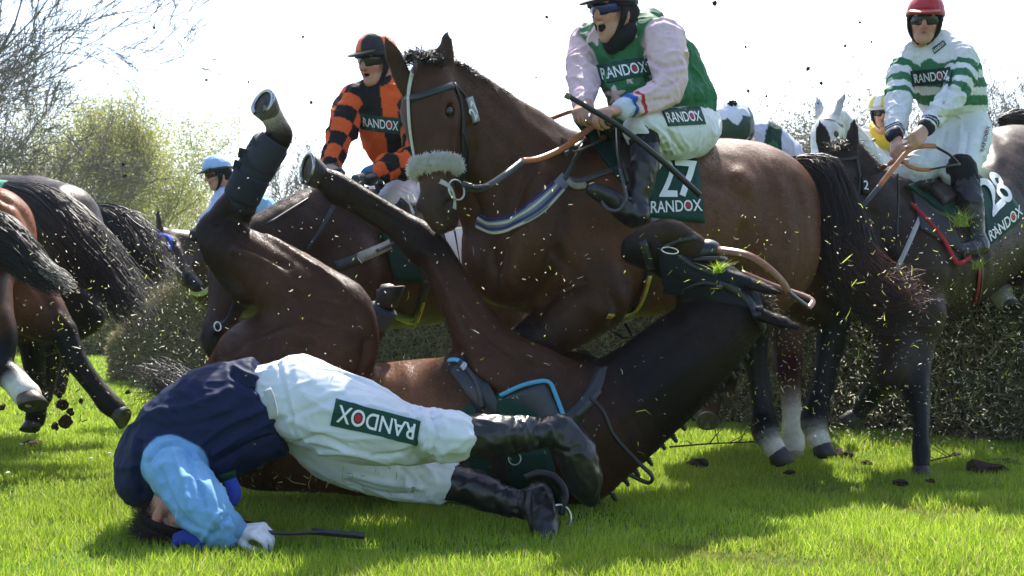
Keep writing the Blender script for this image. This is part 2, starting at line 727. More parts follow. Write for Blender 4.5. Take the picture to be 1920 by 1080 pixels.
M_COAT = mat('horse_coat', attr=True, rough=.39, spec=.19, noise=(11, .72, 1.32), bump=(160, .35, .006))
M_FUR = mat('coat_hair', attr=True, rough=.5, spec=.2, trans=.45)
M_HAIR = mat('horse_hair', attr=True, rough=.45, spec=.5, noise=(30, .6, 1.4))
M_HOOF = mat('hoof_horn', attr=True, rough=.5, noise=(40, .6, 1.3), bump=(60, .4, .004))
M_LEATH = mat('leather', attr=True, rough=.38, spec=.5, noise=(40, .7, 1.2), bump=(120, .25, .002))
M_BOOT = mat('boot_leather', (.012, .012, .014), rough=.3, spec=.5, noise=(14, .6, 1.6), bump=(25, .35, .006))
M_CLOTH = mat('cloth', attr=True, rough=.7, spec=.2, noise=(60, .92, 1.06), bump=(30, .4, .006), trans=.12)
M_NYLON = mat('nylon_breeches', attr=True, rough=.6, spec=.3, noise=(7, .93, 1.04), bump=(28, .3, .005), trans=.08)
M_MARK = mat('printed_mark', attr=True, rough=.7, spec=.2)
M_SKIN = mat('skin', attr=True, rough=.5, spec=.4, noise=(25, .85, 1.12), bump=(90, .12, .002))
M_METAL = mat('steel', (.55, .55, .53), rough=.3, metal=1., noise=(60, .5, 1.1))
M_LENS = mat('goggle_lens', attr=True, rough=.14, spec=.45)
M_SHELL = mat('cap_silk', attr=True, rough=.5, spec=.35, sheen=.1, bump=(30, .15, .003))
M_FLEECE = mat('fleece', (.92, .89, .85), rough=.9, spec=.1, noise=(45, .85, 1.05), bump=(90, .6, .006), trans=.3)
GREEN_D = (.012, .06, .045)
WHITE = (.78, .79, .8)
RED = (.55, .03, .05)


def randox(bvh, cn, parent, word='RANDOX', patch=GREEN_D, ink=WHITE, off=.003, pad=(.05, .2), dflt=4.5, patch_name='sponsor_patch', nu=18, nv=6, dot=RED):
    """a sewn patch with lettering, laid on the garment"""
    S = Soup()
    if patch is not None:
        V, f = lay_grid(bvh, cn, nu, nv, off, dflt)
        S.add(V, f, patch)
        bvh, off = BVHTree.FromPolygons([tuple(v) for v in V], f), -.0028
    pu, pv = pad
    c2 = [bil(cn, pu, 1 - pv), bil(cn, 1 - pu, 1 - pv), bil(cn, 1 - pu, pv), bil(cn, pu, pv)]
    lay_text(bvh, c2, word, off + .0065, ink, S, dflt, dot)
    return S.build(patch_name, M_MARK, parent, smooth=False)
# ------------------------------------------------------------------ the setting
def mat_turf():
    m = bpy.data.materials.new('turf_soil'); m.use_nodes = True
    n, L = m.node_tree.nodes, m.node_tree.links
    b = n['Principled BSDF']; b.inputs['Roughness'].default_value = .9; b.inputs['Specular IOR Level'].default_value = .1
    tc = n.new('ShaderNodeTexCoord')
    t1 = n.new('ShaderNodeTexNoise'); t1.inputs['Scale'].default_value = .9; t1.inputs['Detail'].default_value = 6
    t2 = n.new('ShaderNodeTexNoise'); t2.inputs['Scale'].default_value = 30; t2.inputs['Detail'].default_value = 5
    L.new(tc.outputs['Object'], t1.inputs[0]); L.new(tc.outputs['Object'], t2.inputs[0])
    r = n.new('ShaderNodeValToRGB')
    r.color_ramp.elements[0].position = .3; r.color_ramp.elements[0].color = (.045, .085, .012, 1)
    r.color_ramp.elements[1].position = .7; r.color_ramp.elements[1].color = (.10, .17, .022, 1)
    mx = n.new('ShaderNodeMath'); mx.operation = 'MULTIPLY_ADD'; mx.inputs[1].default_value = .5
    L.new(t1.outputs['Fac'], mx.inputs[0])
    mm = n.new('ShaderNodeMath'); mm.operation = 'MULTIPLY'; mm.inputs[1].default_value = .5
    L.new(t2.outputs['Fac'], mm.inputs[0]); L.new(mm.outputs[0], mx.inputs[2])
    L.new(mx.outputs[0], r.inputs[0]); L.new(r.outputs[0], b.inputs['Base Color'])
    bp = n.new('ShaderNodeBump'); bp.inputs['Strength'].default_value = .8; bp.inputs['Distance'].default_value = .03
    L.new(t2.outputs['Fac'], bp.inputs['Height']); L.new(bp.outputs[0], b.inputs['Normal'])
    return m


def mat_leaf(name, trans=.5, rough=.6):
    m = bpy.data.materials.new(name); m.use_nodes = True
    n, L = m.node_tree.nodes, m.node_tree.links
    b = n['Principled BSDF']; b.inputs['Roughness'].default_value = rough; b.inputs['Specular IOR Level'].default_value = .25
    a = n.new('ShaderNodeAttribute'); a.attribute_name = 'Col'
    L.new(a.outputs['Color'], b.inputs['Base Color'])
    tr = n.new('ShaderNodeBsdfTranslucent'); L.new(a.outputs['Color'], tr.inputs['Color'])
    mx = n.new('ShaderNodeMixShader'); mx.inputs[0].default_value = trans
    L.new(b.outputs[0], mx.inputs[1]); L.new(tr.outputs[0], mx.inputs[2])
    L.new(mx.outputs[0], n['Material Output'].inputs['Surface'])
    return m


M_GRASS = mat_leaf('grass_blade', .55, .5)
M_LEAF = mat_leaf('leaf', .45)
M_TWIG = mat('bark', attr=True, rough=.85, spec=.15, noise=(12, .6, 1.3))


def ground_z(x, y):
    return (np.sin(x * .7 + 1.3) * np.cos(y * .55) * .012 + np.sin(x * 1.9 + y * 1.3) * .006)


def build_ground():
    xs = np.concatenate([np.linspace(-1500, -30, 12)[:-1], np.linspace(-30, 30, 121), np.linspace(30, 1500, 12)[1:]])
    ys = np.concatenate([np.linspace(-60, 1, 4)[:-1], np.linspace(1, 40, 160), np.linspace(40, 1800, 14)[1:]])
    X, Y = np.meshgrid(xs, ys)
    Z = ground_z(X, Y) - .012
    V = np.column_stack([X.ravel(), Y.ravel(), Z.ravel()])
    w = len(xs)
    j, i = np.meshgrid(np.arange(len(ys) - 1), np.arange(w - 1), indexing='ij')
    F = np.stack([j * w + i, j * w + i + 1, (j + 1) * w + i + 1, (j + 1) * w + i], -1).reshape(-1, 4)
    o = link('ground', np_mesh('ground', V, F), mat_turf())
    tag(o, kind='structure')


def blades(X, Y, H_, W_, cols, lean=.5, z0=None):
    n = len(X)
    th = rng.random(n) * 6.283
    ld = rng.random(n) * 6.283
    le = lean * H_ * (rng.random(n) ** 1.0)
    dx, dy = np.cos(th) * W_ / 2, np.sin(th) * W_ / 2
    z = ground_z(X, Y) - .012 if z0 is None else z0
    lx, ly = np.cos(ld) * le, np.sin(ld) * le
    def pt(s, hx, lx_): return np.column_stack([X + s * dx * hx + lx * lx_, Y + s * dy * hx + ly * lx_, z + H_ * (lx_ ** .6 if lx_ else 0) * .98])
    a, b = pt(-1, 1, 0), pt(1, 1, 0)
    c, d = pt(1, .75, .35), pt(-1, .75, .35)
    e = pt(0, 0, 1.)
    V = np.stack([a, b, c, d, e], 1).reshape(-1, 3)
    base = np.arange(n)[:, None] * 5
    # quads with the tip as a degenerate-free pair of triangles: use 3 triangles
    F = np.concatenate([base + [0, 1, 2], base + [0, 2, 3], base + [3, 2, 4]])
    C = np.repeat(cols, 5, 0)
    return V, F, C


def grass_cols(n):
    t = rng.random((n, 1))
    c = np.array((.19, .33, .025)) * (1 - t) + np.array((.46, .57, .06)) * t
    dry = rng.random((n, 1)) < .09
    return np.where(dry, np.array((.42, .40, .16)), c) * rng.uniform(.7, 1.1, (n, 1))


def build_grass():
    Vs, Fs, Cs, off = [], [], [], 0
    bands = [(2.7, 4.2, 13000, .040, .0038), (4.2, 6, 9500, .040, .0048), (6, 9, 4800, .042, .0068), (9, 14, 1300, .05, .012), (14, 20, 500, .055, .02), (20, 32, 200, .06, .035)]
    for (y0, y1, dens, hh, ww) in bands:
        y0 *= 1.12; y1 *= 1.12
        half = y1 * 970 / FPX + .25
        n = int((y1 - y0) * 2 * half * dens)
        X = rng.uniform(-half, half, n); Y = rng.uniform(y0, y1, n)
        cl = vnoise(np.column_stack([X * 3, Y * 3, X * 0]))
        pt = vnoise(np.column_stack([X * .7 + 9, Y * .7, X * 0]))
        keep = rng.random(n) < .45 + .75 * cl
        X, Y, cl, pt = X[keep], Y[keep], cl[keep], pt[keep]
        n = len(X)
        Hh = hh * (.45 + .9 * rng.random(n)) * (.55 + .8 * cl)
        C = grass_cols(n) * (.75 + .5 * pt)[:, None]
        worn = vnoise(np.column_stack([X * 1.3 + 40, Y * 1.3, X * 0])) + .35 * vnoise(np.column_stack([X * 7, Y * 7, X * 0]))
        ww_ = np.clip((worn - .98) * 8, 0, 1)
        Hh = Hh * (1 - .55 * ww_)
        C = C * (1 - ww_[:, None] * .6) + np.array((.20, .16, .06)) * ww_[:, None] * .6
        V, F, C = blades(X, Y, Hh, ww * rng.uniform(.7, 1.2, n), C, .8)
        Vs.append(V); Fs.append(F + off); Cs.append(C); off += len(V)
    o = link('grass', np_mesh('grass', np.concatenate(Vs), np.concatenate(Fs), False, np.concatenate(Cs)), M_GRASS)
    tag(o, 'short bright green turf with scattered dry blades', 'grass', kind='stuff')


build_ground()
build_grass()


# ---- the spruce fence the field has just jumped
def leaf_cards(cen, size, cols, flat=None, asp=.38):
    n = len(cen)
    a = rng.normal(size=(n, 3)); a /= np.linalg.norm(a, axis=1)[:, None]
    b = np.cross(a, rng.normal(size=(n, 3))); b /= np.linalg.norm(b, axis=1)[:, None]
    s = np.asarray(size)[:, None] if np.ndim(size) else size
    w = s * asp
    V = np.stack([cen - a * s * .5, cen + b * w * .5, cen + a * s * .5, cen - b * w * .5], 1).reshape(-1, 3)
    F = np.arange(n * 4).reshape(-1, 4)
    return V, F, np.repeat(cols, 4, 0)


def brush_fence():
    a = np.array((P(262, 690, 14.5)[0], 14.5 * SCL)); b = np.array((P(1990, 820, 6.75)[0] + .3, 6.75 * SCL))
    d = (b - a) / np.linalg.norm(b - a); L_ = np.linalg.norm(b - a); nrm_ = np.array((-d[1], d[0]))
    hgt, th = 1.26, .8
    root = empty('brush_fence', (*((a + b) / 2), 0), 'long dark spruce brush fence running behind the horses', 'fence')
    # core: packed branches, a rough slab
    nu, nv = 160, 14
    prof = [(-.5, 0), (-.5, .25), (-.48, .5), (-.46, .75), (-.42, .93), (-.3, 1.0), (0, 1.03), (.3, 1.0), (.42, .93), (.46, .75), (.48, .5), (.5, .25), (.5, 0)]
    V = []
    for i in range(nu + 1):
        q = a + d * L_ * i / nu
        for (u, v) in prof:
            V.append([*(q + nrm_ * u * th), v * hgt * (.45 + .55 * min(1, L_ * i / nu / 1.6))])
    V = np.array(V)
    N = (vnoise(V * 5) - .5) * .12 + (vnoise(V * 17) - .5) * .08
    V[:, :2] += np.outer(N, -nrm_); V[:, 2] += np.where(V[:, 2] > .3, N, 0)
    w = len(prof)
    F = np.array([[i * w + k, i * w + k + 1, (i + 1) * w + k + 1, (i + 1) * w + k] for i in range(nu) for k in range(w - 1)])
    link('packed_branches', np_mesh('packed_branches', V, F, True), mat('spruce_core', (.09, .085, .05), rough=.95, spec=.1, noise=(14, .4, 1.5)), root)
    n = 130000
    u = rng.random(n) * L_
    side = rng.random(n)
    face = side < .72
    z = np.where(face, rng.random(n) * hgt, hgt * rng.uniform(.94, 1.12, n)) * (.45 + .55 * np.minimum(1, u / 1.6))
    o = np.where(face, -th / 2 - rng.uniform(-.08, .10, n), rng.uniform(-.5, .5, n) * th)
    cen = np.column_stack([a[0] + d[0] * u + nrm_[0] * o, a[1] + d[1] * u + nrm_[1] * o, z])
    t = rng.random((n, 1))
    cols = np.array((.15, .15, .07)) * (1 - t) + np.array((.36, .33, .18)) * t
    dead = rng.random((n, 1)) < .25
    cols = np.where(dead, np.array((.36, .27, .15)), cols)
    V, F, C = leaf_cards(cen, rng.uniform(.04, .13, n), cols, asp=.13)
    o_ = link('spruce_sprays', np_mesh('spruce_sprays', V, F, False, C), M_LEAF, root)
    o_['kind'] = 'stuff'
    # bare sticks poking out
    m = 2400
    u = rng.random(m) * L_; z = rng.random(m) * hgt
    p0 = np.column_stack([a[0] + d[0] * u - nrm_[0] * th * .45, a[1] + d[1] * u - nrm_[1] * th * .45, z])
    dv = rng.normal(size=(m, 3)) * .6 + np.array((-nrm_[0] * .5, -nrm_[1] * .5, .3))
    dv /= np.linalg.norm(dv, axis=1)[:, None]
    ln = rng.uniform(.08, .4, m)
    up_ = rng.random(m) < .45
    p0[up_, 2] = hgt * .98; dv[up_, 2] = np.abs(dv[up_, 2]) + .5; ln[up_] *= .6
    PT = p0[:, None, :] + dv[:, None, :] * (ln[:, None] * np.linspace(0, 1, 4))[:, :, None]
    strands('protruding_sticks', PT, .005 * np.linspace(1, .4, 4), np.tile((.10, .075, .05), (m, 1)), M_TWIG, root)['kind'] = 'stuff'


# ---- trees
def grow(S, p, d, ln, r, depth, tips, spread=.5, up=.1, col=(.06, .05, .04), kids=3, minr=.004, gn=.25, shrink=.72):
    n = 4
    pts, rr = [p], [r]
    dd = norm(d)
    for i in range(n):
        dd = norm(dd + rng.normal(size=3) * gn * .5 + np.array((0, 0, up)))
        p = p + dd * ln / n
        pts.append(p); rr.append(max(minr, r * (1 - .45 * (i + 1) / n)))
    S.tube(pts, rr, 5 if r > .05 else 3, col, cap=False)
    if depth == 0:
        tips.append((pts[-1], dd)); tips.append((pts[2], dd))
        return
    for k in range(kids + (1 if rng.random() < .4 else 0)):
        i = n if k == 0 else rng.integers(1, n + 1)
        q = rng.normal(size=3); q = norm(q - dd * q.dot(dd))
        s = spread * (.35 if k == 0 else rng.uniform(.6, 1.3))
        grow(S, pts[i], norm(dd + q * s), ln * shrink * rng.uniform(.75, 1.15), rr[i] * (.8 if k == 0 else .6), depth - 1, tips, spread, up, col, kids, minr, gn, shrink)


def tree(name, base, h, r, depth, label, leaf=None, nleaf=0, lsize=.2, col=(.07, .06, .05), spread=.55, up=.08, lean=(0, 0), kids=3, group=None, scatter=.5, minr=.006, first=.3):
    base = np.array(base, float)
    root = empty(name, base, label, 'tree', group)
    S = Soup(); tips = []
    top = base + np.array((lean[0] * h * first, lean[1] * h * first, h * first))
    S.tube([base + np.array((0, 0, -.1)), base * .6 + top * .4 + np.array((.05, 0, 0)), top], [r * 1.25, r, r * .85], 9, col)
    for k in range(kids + 2):
        q = rng.normal(size=3); q[2] = abs(q[2]) * .6
        p = base + (top - base) * (1 if k < 2 else rng.uniform(.55, 1))
        grow(S, p, norm(np.array((lean[0], lean[1], 1.)) + norm(q) * spread * (.3 if k == 0 else 1.)), h * (1 - first) * .42, r * (.75 if k == 0 else .5), depth, tips, spread, up, col, kids, minr)
    S.build('trunk', M_TWIG, root)
    if nleaf:
        T = np.array([t[0] for t in tips])
        i = rng.integers(0, len(T), nleaf)
        cen = T[i] + rng.normal(size=(nleaf, 3)) * scatter * np.array((1, 1, .8))
        cen = cen[cen[:, 2] > .3]
        t = rng.random((len(cen), 1))
        c = np.array(leaf[0]) * (1 - t) + np.array(leaf[1]) * t
        cl = vnoise(cen * .9)[:, None]
        V, F, C = leaf_cards(cen, rng.uniform(.6, 1.3, len(cen)) * lsize, c * (.7 + .6 * cl))
        link('crown', np_mesh('crown', V, F, False, C), M_LEAF, root)
    return root


def shrub(name, c, rx, ry, rz, n, size, c0, c1, label, group=None, cat='shrub'):
    root = empty(name, (c[0], c[1], 0), label, cat, group)
    S = Soup()
    for k in range(14):
        a = rng.random() * 6.28
        e = np.array((c[0] + math.cos(a) * rx * .7 * rng.random(), c[1] + math.sin(a) * ry * .6, c[2] + rz * rng.uniform(.2, .9)))
        S.tube(catmull([(c[0] + rng.normal() * rx * .2, c[1], 0), (c[0] * .6 + e[0] * .4, c[1], e[2] * .55), e], 3), np.linspace(.03, .006, 7), 4, (.09, .075, .055), cap=False)
    S.build('stem', M_TWIG, root)
    n, size = n * 2, size * .68
    # lobes
    L_ = 9
    lc = rng.normal(size=(L_, 3)) * np.array((rx, ry, rz)) * .45
    i = rng.integers(0, L_, n)
    cen = lc[i] + rng.normal(size=(n, 3)) * np.array((rx, ry, rz)) * .27
    cen += np.array(c)
    cen = cen[cen[:, 2] > .02]
    t = rng.random((len(cen), 1))
    col = np.array(c0) * (1 - t) + np.array(c1) * t
    V, F, C = leaf_cards(cen, rng.uniform(.5, 1.4, len(cen)) * size, col)
    link('foliage', np_mesh('foliage', V, F, False, C), M_LEAF, root)
    return root


def X_at(px, d): return (px - 960) / FPX * d


brush_fence()
rng = np.random.default_rng(11)
tree('bare_tree', (X_at(-330, 34), 34, 0), 15.5, .34, 6, 'tall bare grey tree with fine twigs at the left edge', col=(.17, .16, .15), spread=.62, up=.05, lean=(.2, 0), kids=3, minr=.011, first=.16)
tree('bare_tree', (X_at(-40, 40), 40, 0), 9.0, .2, 6, 'lower bare grey tree under the tall one at left', leaf=((.22, .23, .08), (.32, .32, .12)), nleaf=16000, lsize=.10, col=(.18, .165, .145), spread=.75, up=.03, lean=(.1, 0), kids=3, minr=.010, scatter=.5, first=.12)
rng = np.random.default_rng(5)
YG = ((.26, .28, .055), (.48, .47, .12))
tree('spring_birch', (X_at(205, 46), 46, 0), 9.3, .16, 4, 'birch with pale trunk and fresh yellow green leaves', YG, 20000, .11, (.30, .28, .25), .42, .12, (0, 0), 3, 'spring trees behind the rail', .45, .008, .42)
tree('spring_birch', (X_at(275, 50), 50, 0), 9.0, .15, 4, 'yellow green birch standing right of the pale trunked one', YG, 32000, .12, (.2, .18, .15), .5, .1, (.02, 0), 3, 'spring trees behind the rail', .7, .008, .3)
tree('spring_birch', (X_at(325, 54), 54, 0), 7.6, .13, 4, 'lowest yellow green birch beside the blue rider', YG, 15000, .115, (.2, .18, .15), .55, .08, (0, 0), 3, 'spring trees behind the rail', .5, .008, .25)
tree('spring_birch', (X_at(110, 52), 52, 0), 9.4, .16, 4, 'olive green birch half hidden by bare twigs', ((.24, .25, .07), (.40, .40, .12)), 9000, .16, (.14, .12, .1), .55, .08, (0, 0), 3, 'spring trees behind the rail', .5, .008, .3)
GB = ((.08, .08, .045), (.15, .14, .085))
for i, (px, d, h, lb) in enumerate([(545, 60, 9.2, 'grey leafless tree between blue and orange riders'), (640, 70, 10.5, 'faint grey bare tree behind the orange rider'),
                                    (1455, 56, 11.2, 'hazy olive tree right of the green quartered cap'), (1560, 60, 11.6, 'hazy distant tree behind the white horse'),
                                    (1690, 62, 11.6, 'hazy distant tree beside the yellow striped cap'), (1870, 58, 12.2, 'hazy thin tree right of the green hooped rider'), (1930, 60, 13.5, 'hazy bare tree at the right edge')]):
    tree('distant_tree', (X_at(px, d), d, 0), h * .93, .16, 5 if i in (0, 1, 5, 6) else 4, lb, GB, 1200 if i in (0, 1, 5, 6) else 24000, .17, (.16, .15, .135), .62, .05, (0, 0), 3, 'distant trees', .8, .014, .2)
for i, (px, d, rx, rz, c0, c1, lb) in enumerate([
        (20, 31, 2.2, 1.5, (.07, .08, .03), (.16, .17, .06), 'olive bush behind the left horses'),
        (110, 30, 2.0, 1.1, (.10, .10, .05), (.2, .19, .09), 'brownish bush behind the white rail'),
        (190, 29, 1.6, .95, (.08, .10, .03), (.18, .19, .07), 'low green bush beyond the rail post'),
        (270, 30, 2.0, 1.3, (.11, .12, .04), (.24, .23, .09), 'yellowish bush left of the spruce fence'),
        (345, 33, 2.4, 1.9, (.11, .13, .03), (.26, .27, .07), 'yellow green bush under the birches'),
        (60, 44, 4, 2.6, (.09, .10, .04), (.18, .18, .07), 'wide olive thicket under the bare trees')]):
    shrub('bush', (X_at(px, d), d, rz * .75), rx, 1.0, rz, 5000, .13, c0, c1, lb, 'bushes behind the rail')
# white running rail
root = empty('running_rail', (X_at(200, 25), 25, 0), 'white plastic running rail behind the left horses', 'rail')
S = Soup()
S.tube([(X_at(-700, 25), 25, 1.16), (X_at(420, 25), 25, 1.16)], .05, 10, (.75, .76, .76)); S.build('top_rail', M_MARK, root)
for px in (-120, 248, 600):
    S = Soup(); x = X_at(px, 25)
    S.tube([(x, 25, 1.16), (x + .02, 25.3, .7), (x + .05, 25.35, -.05)], .045, 8, (.72, .73, .73)); S.build('rail_post', M_MARK, root)


def build_haze():
    bm = bmesh.new(); bmesh.ops.create_cube(bm, size=1.)
    for v in bm.verts: v.co = Vector((v.co.x * 90, 39 + v.co.y * 84, 11 + v.co.z * 26))
    me = bpy.data.meshes.new('haze'); bm.to_mesh(me); bm.free()
    m = bpy.data.materials.new('haze'); m.use_nodes = True
    n, L = m.node_tree.nodes, m.node_tree.links
    n.remove(n['Principled BSDF'])
    v = n.new('ShaderNodeVolumePrincipled'); v.inputs['Color'].default_value = (.9, .93, 1, 1); v.inputs['Density'].default_value = HAZE; v.inputs['Anisotropy'].default_value = .35
    L.new(v.outputs[0], n['Material Output'].inputs['Volume'])
    o = link('haze', me, m); tag(o, kind='stuff')
    tag(o, 'thin bright haze of dust and backlit air over the course', 'haze')


HAZE = .0005
build_haze()
# ------------------------------------------------------------------ horses
BLACK = np.array((.010, .009, .009))
HAIRS = []


def tail(parent, spine, n=420, c0=(.012, .010, .010), c1=(.03, .018, .012), rad=.0022, name='tail', frizz=.02, short=.45):
    """spine: (px,py,d,spread_px): hairs leave the dock together and spread"""
    C = np.array([list(P(*p[:3])) + [p[3] * p[2] * SCL / FPX] for p in spine])
    m = 16
    Cs = catmull(C, 8)
    s = np.linspace(0, 1, len(Cs))
    off = rng.normal(size=(n, 3)); off /= np.linalg.norm(off, axis=1)[:, None] + 1e-9
    off *= (rng.random(n) ** .5)[:, None]
    ln = short + (1 - short) * rng.random(n) ** .7
    st = rng.random(n) * .35 * (rng.random(n) < .6)
    PTS = np.zeros((n, m, 3))
    ph = rng.random((n, 3)) * 6.28
    for j in range(m):
        u = np.clip(st + (ln - st) * j / (m - 1), 0, 1)
        for q in range(3):
            PTS[:, j, q] = np.interp(u, s, Cs[:, q]) + off[:, q] * np.interp(u, s, Cs[:, 3]) \
                + frizz * (j / m) ** 1.5 * np.sin(ph[:, q] + j * .5)
    t = rng.random(n)[:, None]
    cols = np.array(c0) * (1 - t) + np.array(c1) * t
    r = rad * np.linspace(1, .35, m)
    return strands(name, PTS, r, cols, M_HAIR, parent)


def horse_head(B, poll, muz, e2, L=.62, col=(.05, .025, .015), muzcol=(.02, .014, .012), ear_dirs=None, earw=1., k=.03, jaw=1., ear_nrm=None, wid=1., ear_base=None):
    """poll, muz: world points; e2: towards the forehead side. returns frame function"""
    e1 = norm(muz - poll)
    e2 = norm(np.asarray(e2, float) - e1 * np.dot(e2, e1))
    e3 = np.cross(e1, e2)
    def f(a, b, c): return poll + L * (a * e1 + b * e2 + c * e3)
    def ch(rows, c, **kw):
        B.chain([[*f(*r[:3]), r[3] * L, r[4] * wid] for r in rows], lat=e3, col=c, world=True, **kw)
    c = np.array(col); mc = np.array(muzcol)
    ch([(-.04, -.05, 0, .13, .8), (.1, -.01, 0, .155, .95), (.27, .0, 0, .16, 1.02), (.45, .0, 0, .128, .98), (.65, -.01, 0, .104, .92),
        (.86, -.02, 0, .105, .9), (.95, -.055, 0, .085, 1.0)],
       [c, c, c, c, c * 1.25, mc * 1.4, mc], k=k)
    ch([(.06, -.15, 0, .13, .72), (.22, -.19, 0, .15 * jaw, .8), (.38, -.165, 0, .125 * jaw, .75), (.55, -.11, 0, .08, .75), (.75, -.09, 0, .07, .8),
        (.93, -.115, 0, .06, .9)], [c, c, c, c, c * .9, mc], k=k)
    for sg in (-1, 1):
        B.chain([[*f(.28, .0, sg * .135), .045 * L], [*f(.45, -.035, sg * .112), .036 * L], [*f(.62, -.04, sg * .08), .022 * L]], k=.03, col=c, world=True)
        B.ell(f(.255, .055, sg * .125), np.array([.075, .045, .05]) * L, np.array([e1, e2, e3]), k=.025, col=c)     # brow
        B.ell(f(.30, .028, sg * .165), np.array([.05, .036, .03]) * L, np.array([e1, e2, e3]), k=.012, op=-1)   # socket
        B.ell(f(.86, .02, sg * .085), np.array([.075, .05, .052]) * L, np.array([e1, e2, e3]), k=.025, col=mc * .8)      # nostril wing
        B.ell(f(.895, .025, sg * .122), np.array([.06, .026, .045]) * L, np.array([norm(e1 + .5 * e2), norm(e2 - .5 * e1), e3]), k=.012, op=-1)
        B.ell(f(.12, -.12, sg * .1), np.array([.1, .1, .06]) * L, np.array([e1, e2, e3]), k=.03, col=c)
    B.chain([[*f(.80, -.088, -.075), .006 * L], [*f(.93, -.082, -.075), .007 * L], [*f(1.01, -.085, 0), .006 * L], [*f(.93, -.082, .075), .007 * L], [*f(.80, -.088, .075), .006 * L]], k=.012, op=-1, world=True)
    ears = ear_dirs or [norm(-e1 * .9 + e2 * .25 + e3 * sg * .25) for sg in (-1, 1)]
    for sg, ed in zip((-1, 1), ears):
        b0 = f(-.02, .06, sg * .105) if ear_base is None else np.asarray(ear_base[(sg + 1) // 2])
        ed = norm(ed)
        en_ = e2 if ear_nrm is None else norm(ear_nrm)
        nrm_ = norm(en_ - ed * ed.dot(en_))
        B.chain([[*(b0 - ed * .03 * L), .055 * L, .8], [*(b0 + ed * .07 * L), .066 * L * earw, .55], [*(b0 + ed * .16 * L), .062 * L * earw, .42],
                 [*(b0 + ed * .235 * L), .04 * L * earw, .42], [*(b0 + ed * .29 * L), .012 * L, .6]], lat=nrm_, k=.015, col=c * .75, world=True)
        B.chain([[*(b0 + ed * .05 * L + nrm_ * .045 * L), .03 * L, .7], [*(b0 + ed * .15 * L + nrm_ * .045 * L), .034 * L, .7], [*(b0 + ed * .23 * L + nrm_ * .035 * L), .014 * L, .7]],
                lat=nrm_, k=.01, op=-1, world=True)
    return f, e1, e2, e3


def eye(parent, c, r):
    S = bmesh.new()
    bmesh.ops.create_uvsphere(S, u_segments=14, v_segments=10, radius=r)
    for v in S.verts: v.co += Vector(c)
    me = bpy.data.meshes.new('eye'); S.to_mesh(me); S.free()
    for p in me.polygons: p.use_smooth = True
    return link('eye', me, mat('eye_gloss', (.012, .008, .006), rough=.05, spec=.8), parent)


def hoof(parent, top, dr, toe, r=.05, ln=.08, col=(.03, .026, .022), shoe=False, sole=(.06, .05, .04)):
    """horn capsule: coronet at top, growing along dr, toe direction toe"""
    dr = norm(dr); toe = norm(np.asarray(toe, float) - dr * np.dot(toe, dr)); sd = np.cross(dr, toe)
    S = Soup()
    n = 20
    rings = [(-.12, .80, 0), (.0, .93, 0), (.06, .97, .0), (.5, 1.1, .18), (1., 1.24, .36), (1.02, 1.18, .36), (.97, .98, .36), (.90, .5, .34)]
    V = []
    for (t, s, sh) in rings:
        for k in range(n):
            th = 2 * math.pi * k / n
            x, y = math.cos(th), math.sin(th)
            tt = t - (.3 * (1 - x) / 2 * t if t > .05 else 0)
            heel = .82 if x < 0 else 1
            V.append(top + dr * ln * tt + toe * r * (x * s * heel + sh * .6) + sd * r * y * s * .95)
    f = []
    for i in range(len(rings) - 1):
        for k in range(n):
            f.append([i * n + k, i * n + (k + 1) % n, (i + 1) * n + (k + 1) % n, (i + 1) * n + k])
    f.append([(len(rings) - 1) * n + k for k in range(n)])
    S.add(V, f, col)
    S.c[-1][n * 5:] = np.array(sole) * .6
    fr = lambda x, y, t: top + dr * ln * t + toe * r * x + sd * r * y
    S.add([fr(.62, 0, .99), fr(-.55, .34, .80), fr(-.55, -.34, .80), fr(-.5, 0, .74), fr(.2, 0, 1.06), fr(-.45, .2, .98), fr(-.45, -.2, .98)], [[0, 5, 4], [0, 4, 6], [0, 1, 5], [0, 6, 2], [4, 5, 3], [4, 3, 6], [1, 3, 5], [2, 6, 3]], np.array(sole) * 1.3)
    ob = S.build('hoof', M_HOOF, parent)
    if shoe:
        Q = Soup(); pts, nn = [], []
        for k in range(-9, 10):
            th = math.pi * k / 11.5
            x, y = math.cos(th), math.sin(th)
            tt = 1.03 - .3 * (1 - x) / 2
            pts.append(top + dr * ln * tt + toe * r * (x * 1.06 * (.82 if x < 0 else 1) + .216) + sd * r * y * 1.03)
            nn.append(dr)
        ribbon(Q, pts, nn, .017, .008, (.5, .5, .5))
        Q.build('horseshoe', M_METAL, ob)
    return ob


def sculpt(V, Q, strokes):
    """raise or sink the surface along strokes drawn over the side that is seen"""
    for (pix, wpx, amp) in strokes:
        N = vnormals(V, Q)
        D = V - np.array(ORG); D /= np.linalg.norm(D, axis=1)[:, None]
        face = np.clip(-(N * D).sum(1) * 2.5 + .3, 0, 1)
        px, py = PX(V)
        A = catmull(np.array([p[:2] for p in pix], float), 6)
        best = np.full(len(V), 1e9)
        for k in range(len(A) - 1):
            d = A[k + 1] - A[k]; L_ = d @ d + 1e-9
            t = np.clip(((px - A[k, 0]) * d[0] + (py - A[k, 1]) * d[1]) / L_, 0, 1)
            best = np.minimum(best, np.hypot(px - A[k, 0] - t * d[0], py - A[k, 1] - t * d[1]))
        V = V + N * (1.5 * amp * face * np.exp(-(best / wpx) ** 2))[:, None]
    return V


